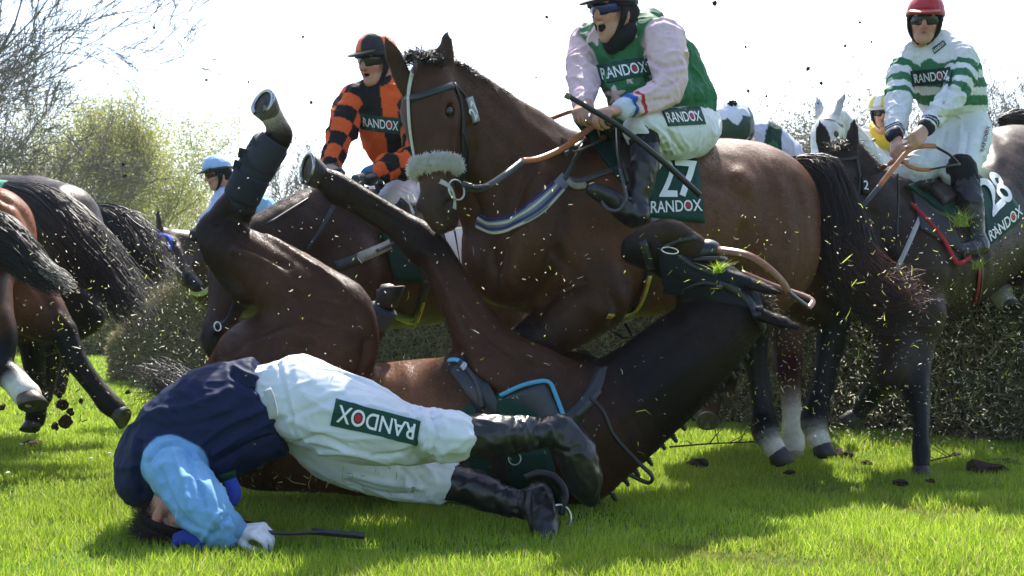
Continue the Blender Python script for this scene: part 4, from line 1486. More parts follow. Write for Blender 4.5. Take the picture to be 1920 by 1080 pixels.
S.add(*lay_grid(bvF, [(795, 905), (905, 935), (900, 962), (780, 950)], 8, 5, .02, 4.4), col=GREEN_D)
nc = S.build('number_cloth', M_CLOTH, HF)
S = Soup()
lay_text(bvF, [(785, 925), (840, 935), (838, 962), (784, 955)], '8', .03, WHITE, S)
lay_text(bvF, [(850, 932), (890, 942), (890, 960), (850, 955)], '1', .03, WHITE, S)
S.build('cloth_lettering', M_MARK, nc, smooth=False)
S = Soup()
strap(S, bvF, [(858, 682), (885, 715), (912, 755), (930, 800)], .10, off=.012, thick=.008, col=(.016, .018, .024))
strap(S, bvF, [(862, 684), (884, 700), (900, 732), (908, 765)], .02, off=.024, col=(.026, .028, .034))
strap(S, bvF, [(868, 690), (882, 690)], .03, off=.026, col=(.5, .5, .55))
S.build('girth', M_LEATH, HF)
S = Soup()
strap(S, bvF, [(1128, 690), (1115, 730), (1090, 765), (1062, 790)], .055, off=.008, thick=.006, col=(.014, .017, .020))
strap(S, bvF, [(1125, 735), (1105, 755), (1080, 782)], .022, off=.016, col=(.03, .033, .036))
S.build('breastgirth', M_LEATH, HF)
S = Soup()
S.tube(catmull([P(1106, 745, 4.1), P(1130, 770, 4.08), P(1150, 815, 4.08), P(1195, 865, 4.06), P(1222, 892, 4.05), P(1215, 905, 4.06), P(1180, 890, 4.08)], 6), .008, 6, BLACK)
S.build('martingale_strap', M_LEATH, HF)
S = Soup()
strap(S, bvF, [(928, 800), (932, 850), (938, 900)], .07, off=.022, col=(.014, .014, .015))
strap(S, bvF, [(860, 856), (900, 848), (945, 846)], .02, off=.03, col=(.10, .075, .07))
S.build('girth_strap', M_LEATH, HF)
ring_part('buckle', cast(bvF, 965, 858)[0] + np.array((0, -.04, 0)), .024, (0, -1, .2), .003, HF)
S = Soup()
S.tube(catmull([P(985, 900, 4.05), P(1010, 892, 4.05), P(1040, 900, 4.05), P(1058, 930, 4.04), P(1050, 965, 4.03)], 6), .016, 8, (.014, .014, .016), flat=.03, fdir=(.2, -.6, .7))
S.build('stirrup_leather', M_LEATH, HF)
ring_part('stirrup', P(1050, 972, 4.0), .05, (.55, -.8, .2), .006, HF)
# ---- the dark horse of the orange rider
DB = np.array((.075, .038, .024)); DB2 = np.array((.045, .025, .017))
lat = np.array((.65, -.76, 0))
B = Body(.015)
B.chain([(640, 500, 5.55, 118, .9), (740, 492, 5.75, 124, .9), (850, 490, 6.0, 112, .9), (915, 478, 6.2, 96, .9)], k=.06, lat=lat, col=DB)
B.chain([(455, 480, 5.05, 55, .6), (540, 468, 5.2, 82, .6), (630, 452, 5.42, 112, .7)], k=.06, lat=(.5, -.85, 0), col=DB2)
B.chain([(480, 425, 5.1, 18), (560, 388, 5.25, 20), (640, 370, 5.45, 26)], k=.05, col=DB2)
B.ell(P(655, 520, 5.3), (.14, .12, .22), k=.08, col=DB)
B.chain([(660, 590, 5.4, 55), (640, 680, 5.35, 36), (700, 740, 5.5, 26), (690, 800, 5.45, 22)], k=.05, col=[DB, DB2, BLACK, BLACK])
B.chain([(900, 500, 6.1, 80), (930, 620, 6.1, 50), (965, 720, 6.15, 30), (950, 790, 6.1, 22)], k=.05, col=[DB, DB, BLACK, BLACK])
f11, e1, e2, e3 = horse_head(B, P(445, 450, 5.05), P(402, 625, 4.85), np.array((-.75, -.6, .15)), L=.60, col=DB2, muzcol=(.015, .012, .011))
H11, bv11, V11, Q11 = finish_body(B, 'dark_horse', 'dark horse ridden by the black and orange checked jockey', 'horse', P(760, 830, 5.9), hairs=60000, hl=.018)
for sg in (-1, 1): eye(H11, f11(.30, .026, sg * .148), .022)
hair_row(H11, [(490, 420, 5.1), (550, 386, 5.22), (610, 360, 5.36), (640, 352, 5.45)], 900, .035, (0, .2, .9), (.02, .016, .014), rad=.003)
S = Soup()
strap(S, bv11, [(400, 494), (425, 512), (472, 510)], .026, col=(.05, .06, .075))
strap(S, bv11, [(402, 612), (425, 600), (440, 560), (470, 512)], .018, col=dk)
S.build('bridle', M_LEATH, H11)
S = Soup()
strap(S, bv11, [(632, 372), (605, 425), (575, 468)], .022, off=.008, col=(.02, .024, .03))
S.build('neck_strap', M_LEATH, H11)
ring_part('bit_ring', P(408, 612, 4.78), .020, (.8, -.5, .1), .003, H11, M_LEATH)
S = Soup()
S.tube(catmull([P(500, 420, 5.0), P(555, 385, 5.15), P(600, 357, 5.3), P(640, 332, 5.4)], 5), .010, 6, (.02, .02, .02), flat=.004, fdir=(0, 0, 1))
S.build('reins', M_LEATH, H11)
S = Soup()
strap(S, bv11, [(630, 500), (665, 488), (700, 472), (740, 455)], .05, off=.01, col=(.03, .034, .04))
strap(S, bv11, [(672, 485), (700, 472), (728, 458)], .052, off=.016, col=(.33, .33, .27))
strap(S, bv11, [(700, 472), (722, 462), (745, 452)], .016, off=.021, col=(.05, .05, .05))
S.build('breastgirth', M_LEATH, H11)
S = Soup()
S.add(*lay_grid(bv11, [(690, 360), (770, 360), (790, 530), (738, 525)], 10, 12, .012, 5.6), col=(.010, .05, .04))
S.add(*lay_grid(bv11, [(700, 345), (765, 355), (778, 425), (730, 420)], 6, 8, .03, 5.6, .015), col=(.02, .022, .022))
S.build('saddle_cloth', M_CLOTH, H11)
S = Soup()
S.add(*lay_grid(bv11, [(815, 430), (868, 428), (876, 525), (822, 520)], 10, 10, .012, 5.8), col=(.010, .07, .055))
nc = S.build('number_cloth', M_CLOTH, H11)
S = Soup()
lay_text(bv11, [(828, 435), (846, 435), (862, 515), (850, 518)], '1', .02, WHITE, S)
lay_text(bv11, [(850, 435), (866, 434), (874, 512), (862, 515)], '1', .02, WHITE, S)
S.build('cloth_lettering', M_MARK, nc, smooth=False)
S = Soup()
strap(S, bv11, [(800, 525), (785, 580), (768, 625)], .05, off=.01, col=(.02, .02, .02))
strap(S, bv11, [(792, 565), (782, 595), (770, 622)], .02, off=.015, col=(.45, .38, .03))
strap(S, bv11, [(786, 580), (775, 610)], .008, off=.018, col=(.4, .04, .03))
S.build('girth', M_LEATH, H11)

# ---- the horse behind the bay, ridden by the green capped jockey
B = Body(.018)
CH = np.array((.09, .045, .025))
lat = np.array((.9, -.4, 0))
B.chain([(1345, 480, 6.3, 105, .9), (1385, 460, 6.6, 112, .9), (1430, 450, 7.1, 110, .9), (1450, 440, 7.4, 95, .9)], k=.06, lat=lat, col=CH)
B.chain([(1320, 330, 6.0, 40), (1330, 400, 6.15, 75), (1345, 460, 6.3, 95)], k=.06, col=CH)
B.chain([(1350, 560, 6.25, 50), (1345, 660, 6.15, 34), (1335, 720, 6.25, 24), (1328, 775, 6.2, 21), (1326, 786, 6.17, 19)], k=.04, col=[CH, BLACK, BLACK, CH * .7, CH * .7])
B.chain([(1375, 560, 6.3, 50), (1370, 640, 6.2, 34), (1362, 700, 6.35, 24), (1356, 740, 6.35, 20), (1352, 748, 6.3, 18)], k=.04, col=[CH, BLACK, BLACK, CH * .7, CH * .7])
B.chain([(1445, 480, 6.9, 85), (1462, 600, 6.5, 50), (1472, 650, 6.35, 34), (1482, 730, 6.2, 21), (1486, 790, 6.1, 20), (1488, 826, 6.08, 22), (1490, 842, 6.05, 19)], k=.05,
        col=[CH, CH, CH * .8, CH * .7, SOCK * 1.1, SOCK * 1.1, SOCK])
horse_head(B, P(1300, 330, 6.0), P(1290, 480, 5.85), np.array((-.5, -.85, .1)), L=.6, col=CH)
HG, bvG, _, _ = finish_body(B, 'chestnut_horse', 'chestnut horse with one white sock, mostly hidden behind the bay', 'horse', P(1400, 840, 6.5))
hoof(HG, P(1490, 842, 6.05), (0, -.2, -1), (-.2, -1, 0), .05, .07, col=(.3, .26, .2))
hoof(HG, P(1326, 786, 6.17), P(1328, 815, 6.0) - P(1326, 786, 6.17), (0, -.4, 1), .055, .08, col=(.16, .14, .10), sole=(.22, .19, .14))
hoof(HG, P(1352, 748, 6.3), P(1352, 775, 6.15) - P(1352, 748, 6.3), (0, -.4, 1), .055, .08, col=(.16, .14, .10), sole=(.22, .19, .14))

# ---- the horse of the green hooped rider
B = Body(.013)
D28 = np.array((.033, .018, .012)); D28b = np.array((.030, .020, .016))
lat = np.array((.75, -.66, 0))
B.chain([(1685, 505, 5.75, 112, .9), (1755, 478, 6.0, 122, .88), (1830, 425, 6.4, 118, .9), (1892, 362, 6.75, 124, .9), (1945, 365, 6.95, 115, .9)], k=.06, lat=lat, col=D28)
B.chain([(1585, 315, 5.62, 48, .62), (1622, 390, 5.66, 72, .66), (1668, 465, 5.74, 100, .75)], k=.06, lat=(.6, -.8, 0), col=D28b)
B.chain([(1600, 285, 5.65, 20), (1645, 335, 5.7, 24), (1695, 370, 5.8, 34)], k=.05, col=D28b)
B.ell(P(1690, 540, 5.6), (.13, .12, .2), k=.08, col=D28)
B.chain([(1716, 590, 5.62, 56), (1712, 655, 5.58, 38), (1718, 738, 5.46, 24), (1726, 800, 5.36, 15), (1727, 858, 5.3, 17), (1727, 876, 5.27, 14)], k=.04, col=[D28, D28b, BLACK, BLACK, BLACK, BLACK])
B.chain([(1690, 600, 5.66, 54), (1674, 690, 5.5, 34), (1650, 722, 5.55, 24), (1618, 760, 5.62, 18), (1606, 778, 5.62, 15)], k=.04, col=[D28, D28b, BLACK, BLACK, BLACK])
B.chain([(1905, 400, 6.6, 95), (1895, 480, 6.6, 55), (1880, 505, 6.6, 34), (1870, 530, 6.6, 24), (1882, 560, 6.55, 18), (1890, 568, 6.52, 17)], k=.04, col=[D28, D28, BLACK, BLACK, SOCK * .6, SOCK * .6])
B.chain([(1950, 400, 7.1, 95), (1960, 560, 7.1, 50), (1975, 650, 7.1, 30), (1965, 740, 7.1, 22)], k=.04, col=[D28, D28, BLACK, BLACK])
B.chain([(1734, 742, 5.47, 12), (1736, 800, 5.37, 7), (1734, 856, 5.31, 10)], k=.01, col=BLACK)
f28, e1, e2, e3 = horse_head(B, P(1574, 296, 5.62), P(1546, 500, 5.4), np.array((-.5, -.86, .1)), L=.60, col=D28b, muzcol=(.015, .012, .011),
                             ear_dirs=[norm(np.array((.12, -.05, 1.))), norm(np.array((-.22, -.05, 1.)))])
H28, bv28, _, _ = finish_body(B, 'dark_horse', 'dark brown horse with red edged saddle cloth at right', 'horse', P(1800, 860, 6.2), hairs=90000, hl=.016, strokes=[([(1640, 400), (1660, 480), (1650, 560)], 9, -.010), ([(1690, 480), (1680, 560)], 16, .012), ([(1730, 520), (1720, 590)], 9, -.010), ([(1850, 260), (1870, 300)], 14, .012), ([(1870, 340), (1850, 430), (1840, 500)], 9, -.010)])
for sg in (-1, 1): eye(H28, f28(.30, .026, sg * .148), .022)
hoof(H28, P(1727, 876, 5.27), (0, -.1, -1), (-.4, -1, 0), .045, .06)
hoof(H28, P(1606, 778, 5.62), (-.5, .2, -.6), (-.5, -.5, .3), .045, .07)
hoof(H28, P(1890, 568, 6.52), P(1900, 592, 6.45) - P(1886, 560, 6.55), (.6, -.5, 0), .05, .085, col=(.09, .08, .065))
hair_row(H28, [(1604, 276, 5.66), (1640, 320, 5.7), (1672, 352, 5.76), (1692, 362, 5.8)], 900, .10, (-.3, -.5, .5), (.03, .018, .013), rad=.002)
hair_row(H28, [(1555, 275, 5.55), (1575, 270, 5.55), (1592, 275, 5.55)], 220, .05, (-.2, -.5, .3), (.02, .014, .012), name='forelock')
tail(H28, [(1880, 226, 6.85, 12), (1915, 225, 6.9, 22), (1960, 260, 6.95, 35), (1990, 340, 7, 40)], 500, rad=.003)
S = Soup()
strap(S, bv28, [(1606, 300), (1612, 345), (1600, 400)], .018, off=.006, col=(.012, .012, .013))
strap(S, bv28, [(1552, 296), (1578, 300), (1606, 296)], .02, off=.006, col=(.012, .012, .013))
S.build('bridle', M_LEATH, H28)
S = Soup()
S.add(*lay_grid(bv28, [(1613, 332), (1625, 334), (1627, 368), (1615, 366)], 3, 4, .012, 5.6, .004), col=(.02, .02, .022))
tg = S.build('number_tag', M_MARK, H28)
S = Soup(); lay_text(bv28, [(1615, 340), (1624, 342), (1625, 358), (1616, 356)], '2', .02, WHITE, S); S.build('tag_digits', M_MARK, tg, smooth=False)
S = Soup()
S.add(*lay_grid(bv28, [(1705, 352), (1745, 345), (1810, 480), (1725, 430)], 10, 12, .01, 5.8), col=(.05, .048, .055))
S.build('saddle_pad', M_CLOTH, H28)
S = Soup()
strap(S, bv28, [(1704, 384), (1735, 415), (1765, 450), (1785, 488), (1797, 494), (1815, 482)], .026, off=.016, thick=.008, col=(.42, .025, .035))
S.build('pad_trim', M_CLOTH, H28)
S = Soup()
S.add(*lay_grid(bv28, [(1695, 350), (1740, 340), (1835, 400), (1800, 428)], 12, 8, .022, 5.8), col=(.010, .05, .035))
S.build('saddle_cloth', M_CLOTH, H28)
S = Soup()
S.add(*lay_grid(bv28, [(1715, 352), (1770, 345), (1812, 372), (1765, 392)], 10, 8, .05, 5.8, .014), col=(.05, .04, .038))
strap(S, bv28, [(1745, 342), (1775, 350), (1800, 375)], .05, off=.06, thick=.012, col=(.35, .02, .03))
S.build('saddle', M_LEATH, H28)
S = Soup()
S.add(*lay_grid(bv28, [(1824, 312), (1865, 330), (1918, 408), (1850, 462)], 14, 12, .014, 6.2), col=(.010, .055, .045))
nc = S.build('number_cloth', M_CLOTH, H28)
S = Soup()
lay_text(bv28, [(1818, 355), (1848, 330), (1880, 385), (1858, 412)], '2', .024, WHITE, S)
lay_text(bv28, [(1845, 330), (1868, 328), (1896, 376), (1878, 388)], '8', .024, WHITE, S)
lay_text(bv28, [(1846, 438), (1905, 386), (1911, 404), (1852, 456)], 'RANDOX', .024, WHITE, S, dot=RED)
S.build('cloth_lettering', M_MARK, nc, smooth=False)
S = Soup()
strap(S, bv28, [(1832, 465), (1834, 520), (1828, 565)], .045, off=.012, col=(.28, .015, .022))
strap(S, bv28, [(1834, 470), (1836, 520), (1830, 565)], .012, off=.018, col=(.05, .006, .008))
S.build('girth', M_LEATH, H28)
S = Soup()
strap(S, bv28, [(1724, 408), (1700, 465), (1670, 530)], .024, off=.012, col=(.42, .42, .42))
S.build('breastgirth', M_CLOTH, H28)
S = Soup()
ribbon(S, catmull([P(1600, 405, 5.3), P(1625, 378, 5.32), P(1650, 348, 5.36)], 6), np.tile((.3, -.9, .3), (13, 1)), .024, .006, (.03, .033, .04))
ribbon(S, catmull([P(1648, 350, 5.36), P(1680, 310, 5.42), P(1705, 282, 5.48), P(1730, 274, 5.5), P(1755, 274, 5.52)], 6), np.tile((.3, -.9, .3), (25, 1)), .026, .006, (.42, .14, .04))
S.tube(catmull([P(1752, 274, 5.52), P(1780, 290, 5.54), P(1800, 310, 5.56)], 6), .007, 6, BLACK)
ribbon(S, catmull([P(1650, 318, 5.62), P(1665, 308, 5.55), P(1690, 296, 5.5)], 6), np.tile((.3, -.9, .3), (13, 1)), .024, .006, (.38, .12, .04))
ribbon(S, catmull([P(1692, 300, 5.48), P(1705, 312, 5.48), P(1725, 318, 5.48), P(1745, 318, 5.48)], 6), np.tile((.3, -.9, .3), (19, 1)), .02, .006, (.40, .13, .04))
S.tube(catmull([P(1743, 318, 5.48), P(1775, 312, 5.5), P(1800, 308, 5.54)], 6), .006, 6, BLACK)
S.tube(catmull([P(1683, 325, 5.5), P(1684, 380, 5.52), P(1681, 450, 5.5)], 6), .006, 5, BLACK)
S.build('reins', M_LEATH, H28)

# ---- white horse far behind
B = Body(.022)
WC = np.array((.62, .60, .58))
B.chain([(1610, 330, 9.2, 55), (1640, 345, 9.7, 75), (1680, 350, 10.6, 75)], k=.08, col=WC)
B.chain([(1566, 228, 8.8, 28), (1588, 275, 9.0, 42), (1612, 325, 9.2, 56)], k=.08, col=WC)
B.chain([(1600, 400, 9.2, 40), (1590, 480, 9.1, 22), (1590, 560, 9.1, 14)], k=.05, col=WC)
B.chain([(1640, 400, 9.5, 40), (1650, 480, 9.5, 22), (1650, 560, 9.5, 14)], k=.05, col=WC)
fw, e1, e2, e3 = horse_head(B, P(1556, 222, 8.7), P(1520, 350, 8.4), np.array((-.6, -.75, .15)), L=.68, col=WC, muzcol=(.4, .36, .34))
HW, bvW, _, _ = finish_body(B, 'white_horse', 'white horse in the hazy background facing the camera', 'horse', P(1620, 560, 9.4))
for sg in (-1, 1): eye(HW, fw(.30, .026, sg * .148), .026)
S = Soup()
strap(S, bvW, [(1520, 232), (1550, 222), (1580, 236)], .03, col=(.25, .22, .2)); strap(S, bvW, [(1516, 290), (1545, 296), (1560, 280)], .03, col=(.2, .18, .17))
S.tube(catmull([P(1560, 290, 8.6), P(1590, 285, 8.8), P(1640, 262, 9.0)], 5), .015, 5, (.06, .05, .05))
S.build('bridle', M_LEATH, HW)

# ---- the horse under the blue rider at the back left
B = Body(.02)
BB = np.array((.05, .03, .022))
B.chain([(420, 515, 8.7, 70, .8), (480, 520, 9.1, 78, .85), (560, 515, 9.8, 74, .85)], k=.07, lat=(.7, -.7, 0), col=BB)
B.chain([(328, 462, 8.35, 34, .7), (366, 486, 8.45, 52, .7), (415, 515, 8.7, 72, .8)], k=.06, lat=(.7, -.7, 0), col=BB)
B.chain([(430, 540, 8.7, 40), (420, 610, 8.6, 24), (440, 660, 8.7, 16)], k=.05, col=[BB, BLACK, BLACK])
B.chain([(540, 540, 9.6, 40), (550, 620, 9.6, 24), (540, 670, 9.6, 16)], k=.05, col=[BB, BLACK, BLACK])
fb, e1, e2, e3 = horse_head(B, P(302, 444, 8.35), P(384, 575, 8.0), np.array((-.55, -.7, -.05)), L=.60, col=BB * .8, muzcol=(.015, .012, .011),
                            ear_dirs=[norm(np.array((-.08, -.1, 1))), norm(np.array((-.3, -.1, 1)))])
HB, bvB, _, _ = finish_body(B, 'bay_horse', 'small bay horse with blue browband ridden by the light blue jockey', 'horse', P(450, 700, 9))
for sg in (-1, 1): eye(HB, fb(.30, .026, sg * .148), .024)
S = Soup(); strap(S, bvB, [(276, 428), (295, 440), (318, 446), (318, 470)], .04, off=.008, col=(.02, .07, .5)); S.build('bridle', M_CLOTH, HB)
S = Soup(); strap(S, bvB, [(356, 546), (375, 550), (396, 538)], .05, off=.012, col=(.7, .7, .64)); S.build('noseband', M_CLOTH, HB)

# ---- the three horses leaving at the left
# nearest: only its tail and hind legs reach into the picture
B = Body(.015)
CA = np.array((.24, .10, .045)); CAd = np.array((.09, .043, .024))
B.chain([(-230, 470, 5.1, 130), (-140, 470, 5.15, 125), (-75, 480, 5.2, 105)], k=.06, col=CAd)
B.chain([(-80, 500, 5.15, 95), (-40, 590, 5.1, 62), (-5, 635, 5.1, 36), (-4, 690, 5.05, 26), (18, 705, 5.05, 26), (38, 728, 5.02, 24), (50, 740, 5.0, 26)], k=.04, col=[CAd, CAd, BLACK, BLACK, BLACK, SOCK, SOCK])
B.chain([(-110, 520, 5.5, 85), (-90, 620, 5.5, 45), (-60, 680, 5.5, 26), (-80, 770, 5.5, 20)], k=.04, col=[CAd, BLACK, BLACK, BLACK])
HD, bvD, _, _ = finish_body(B, 'dark_horse', 'horse leaving the frame at left with pale tipped tail and white sock', 'horse', P(-120, 830, 5.3))
hoof(HD, P(48, 738, 5.0), P(55, 772, 4.97) - P(40, 728, 5.02), (.9, -.1, .45), .058, .095, col=(.10, .075, .05))
tail(HD, [(-90, 400, 5.15, 20), (-20, 432, 5.12, 44), (30, 470, 5.1, 42), (75, 512, 5.08, 30), (128, 540, 5.05, 22)], 1400, c0=(.008, .007, .007), c1=(.022, .016, .013), rad=.0022, frizz=.02, short=.5)
tail(HD, [(70, 490, 5.08, 22), (100, 515, 5.06, 20), (134, 535, 5.05, 20)], 220, c0=(.32, .27, .22), c1=(.6, .56, .5), rad=.002, frizz=.012, name='tail_tip')
# chestnut rump
B = Body(.015)
B.chain([(-220, 450, 5.6, 120), (-110, 450, 5.55, 118), (-38, 448, 5.5, 98)], k=.06, col=CA)
B.chain([(-6, 418, 5.45, 62), (0, 500, 5.4, 70), (35, 560, 5.4, 60)], k=.06, col=CA)
B.chain([(10, 520, 5.42, 72), (70, 585, 5.42, 50), (116, 624, 5.42, 26), (142, 676, 5.42, 21), (172, 716, 5.42, 19), (202, 754, 5.42, 21), (218, 768, 5.42, 19)], k=.04, col=[CA * .8, CAd, BLACK * 1.6, BLACK, BLACK, BLACK, BLACK])
B.chain([(0, 520, 5.9, 70), (36, 590, 6.0, 44), (56, 632, 6.1, 27), (66, 700, 6.2, 19), (68, 768, 6.3, 19), (66, 788, 6.32, 18)], k=.04, col=[CAd, CAd, BLACK, BLACK, BLACK, BLACK])
B.ell(P(130, 622, 5.42), (.035, .03, .05), k=.03, col=BLACK)
HA, bvA, _, _ = finish_body(B, 'chestnut_horse', 'chestnut rump catching the sun beside long black tails at left', 'horse', P(-60, 830, 5.9), hairs=50000, hl=.016,
                            strokes=[([(0, 370), (40, 400), (66, 450)], 6, -.008), ([(20, 400), (40, 470)], 14, .010), ([(60, 520), (95, 580)], 10, -.010), ([(110, 590), (128, 612)], 5, .008)])
hoof(HA, P(218, 768, 5.42), P(240, 782, 5.40) - P(214, 764, 5.42), (.4, -.2, -.9), .048, .075, col=(.05, .045, .035))
hoof(HA, P(66, 788, 6.32), P(58, 815, 6.28) - P(66, 786, 6.32), (-.8, -.5, 0), .05, .075)
# clipped dark rump behind it
B = Body(.016)
CB = np.array((.030, .020, .018))
B.chain([(-160, 440, 6.75, 105), (-40, 440, 6.7, 108), (60, 430, 6.6, 100), (112, 430, 6.5, 80)], k=.06, col=CB)
B.chain([(114, 408, 6.45, 64), (134, 470, 6.4, 58), (120, 540, 6.4, 52), (150, 580, 6.4, 38), (170, 604, 6.4, 22), (120, 634, 6.45, 19), (72, 655, 6.5, 18)], k=.05, col=[CB, CB, CB, BLACK, BLACK, BLACK, BLACK])
B.chain([(60, 500, 6.9, 70), (70, 600, 6.9, 36), (95, 650, 6.9, 24), (85, 720, 6.95, 18), (80, 745, 6.95, 17)], k=.05, col=[CB, BLACK, BLACK, BLACK, BLACK])
HE, bvE, _, _ = finish_body(B, 'dark_horse', 'clipped dark rump with long black tail sweeping right, hock raised', 'horse', P(20, 800, 6.7), hairs=40000, hl=.014,
                            strokes=[([(110, 360), (150, 400), (175, 450)], 8, .010), ([(90, 370), (130, 420)], 8, -.008)])
hoof(HE, P(70, 656, 6.5), (-.8, 0, -.5), (-.4, 0, -.8), .048, .075)
hoof(HE, P(80, 745, 6.95), (0, 0, -1), (-1, -.3, 0), .048, .075)
tail(HE, [(18, 352, 6.3, 14), (85, 385, 6.2, 38), (150, 445, 6.1, 50), (208, 520, 6.05, 50), (262, 600, 6.0, 50)], 2200, c0=(.008, .007, .007), c1=(.024, .018, .015), rad=.0023, frizz=.03, short=.5)
S = Soup()
S.add(*lay_grid(bvE, [(-30, 338), (30, 345), (40, 360), (-30, 365)], 8, 4, .014, 6.5), col=(.10, .32, .22)); S.build('number_cloth', M_CLOTH, HE)
# a third one beyond, only its tail shows
B = Body(.02)
B.chain([(-60, 470, 7.6, 90), (60, 470, 7.5, 92), (140, 460, 7.4, 66)], k=.06, col=CB)
B.chain([(130, 480, 7.4, 56), (120, 560, 7.4, 38), (140, 610, 7.4, 20), (120, 680, 7.4, 15), (110, 730, 7.4, 14)], k=.05, col=[CB, CB, BLACK, BLACK, BLACK])
HC, bvC, _, _ = finish_body(B, 'dark_horse', 'dark horse hidden behind the clipped rump, its tail blowing right', 'horse', P(60, 790, 7.5))
tail(HC, [(165, 392, 7.3, 14), (225, 425, 7.25, 40), (270, 478, 7.2, 48), (302, 525, 7.15, 38)], 1300, c0=(.008, .007, .007), c1=(.03, .025, .02), rad=.0026, frizz=.035, short=.5)
# ------------------------------------------------------------------ people
SK = np.array((.50, .27, .19)); SKR = np.array((.52, .22, .17)); LIP = np.array((.36, .12, .10))


def along(V, pts, world=False):
    """arc length along a polyline, distance to it and the angle round it"""
    A = np.array([p[:3] if world else P(*p[:3]) for p in pts], float)
    bd = np.full(len(V), 1e9); bt = np.zeros(len(V)); ba = np.zeros(len(V)); s = 0
    for i in range(len(A) - 1):
        d = A[i + 1] - A[i]; L_ = np.linalg.norm(d); u = d / L_
        q = V - A[i]; t = np.clip(q @ u / L_, 0, 1)
        v = q - np.outer(t * L_, u); r = np.linalg.norm(v, axis=1)
        a = norm(np.cross(u, [.3, -1, .2])); b = np.cross(u, a)
        m = r < bd
        bd[m] = r[m]; bt[m] = s + (t * L_)[m]; ba[m] = np.arctan2(v @ b, v @ a)[m]; s += L_
    return bt, bd, ba


def frame(fwd, up):
    fwd = norm(fwd); up = norm(np.asarray(up, float) - fwd * np.dot(up, fwd)); return np.cross(fwd, up), fwd, up   # right, forward, up


def head_prims(B, c, fwd, up, mouth=0., s=1., hair=None):
    r, f, u = frame(fwd, up)
    def q(x, y, z): return np.asarray(c) + s * (x * r + y * f + z * u)
    ax = np.array([r, f, u])
    B.ell(q(0, -.012, .035), np.array((.074, .094, .095)) * s, ax, k=.02, col=SK if hair is None else hair)
    B.chain([[*q(0, .030, -.012), .060 * s], [*q(0, .046, -.060), .043 * s], [*q(0, .064, -.100 - mouth * .02), .024 * s]], k=.025, lat=r, col=[SK, SK, SK], world=True)
    for sg in (-1, 1):
        B.ell(q(sg * .038, .060, -.030), np.array((.022, .024, .020)) * s, ax, k=.02, col=SKR)
        B.ell(q(sg * .030, .084, .004), np.array((.017, .012, .010)) * s, ax, k=.012, op=-1)
        B.ell(q(sg * .030, .074, .004), np.array((.013, .013, .012)) * s, ax, k=.004, col=(.5, .45, .42))
        B.ell(q(sg * .031, .082, .026), np.array((.024, .012, .009)) * s, ax, k=.015, col=SK)
        B.ell(q(sg * .076, -.008, -.012), np.array((.010, .020, .033)) * s, ax, k=.008, col=SKR)
        B.chain([[*q(sg * .058, -.005, -.055), .017 * s], [*q(sg * .026, .052, -.100), .014 * s]], k=.03, col=SK, world=True)
    B.chain([[*q(0, .086, .014), .010 * s], [*q(0, .104, -.022), .0125 * s], [*q(0, .108, -.034), .0145 * s]], k=.014, col=[SK, SK, SKR], world=True)
    for sg in (-1, 1): B.ell(q(sg * .014, .094, -.036), np.array((.009, .011, .008)) * s, ax, k=.008, col=SKR)
    B.chain([[*q(-.020, .078, -.060), .0055 * s], [*q(0, .087, -.058), .0075 * s], [*q(.020, .078, -.060), .0055 * s]], k=.007, col=LIP, world=True)
    B.chain([[*q(-.018, .076, -.070 - mouth * .024), .006 * s], [*q(0, .084, -.072 - mouth * .026), .008 * s], [*q(.018, .076, -.070 - mouth * .024), .006 * s]], k=.007, col=LIP, world=True)
    if mouth > 0:
        B.ell(q(0, .094, -.067 - mouth * .012), np.array((.022, .036, .005 + .013 * mouth)) * s, ax, k=.004, op=-1)
        B.paint.append((q(0, .088, -.067 - mouth * .012), np.array((.021, .040, .006 + .013 * mouth)) * s, ax, (.05, .012, .012)))
        if mouth > .5: B.paint.append((q(0, .082, -.0595), np.array((.015, .03, .005)) * s, ax, (.6, .56, .5)))
    else:
        B.paint.append((q(0, .092, -.0655), np.array((.019, .03, .003)) * s, ax, (.16, .05, .04)))
        B.chain([[*q(-.02, .084, -.0655), .0025 * s], [*q(0, .094, -.065), .003 * s], [*q(.02, .084, -.0655), .0025 * s]], k=.003, op=-1, world=True)
    return q, ax


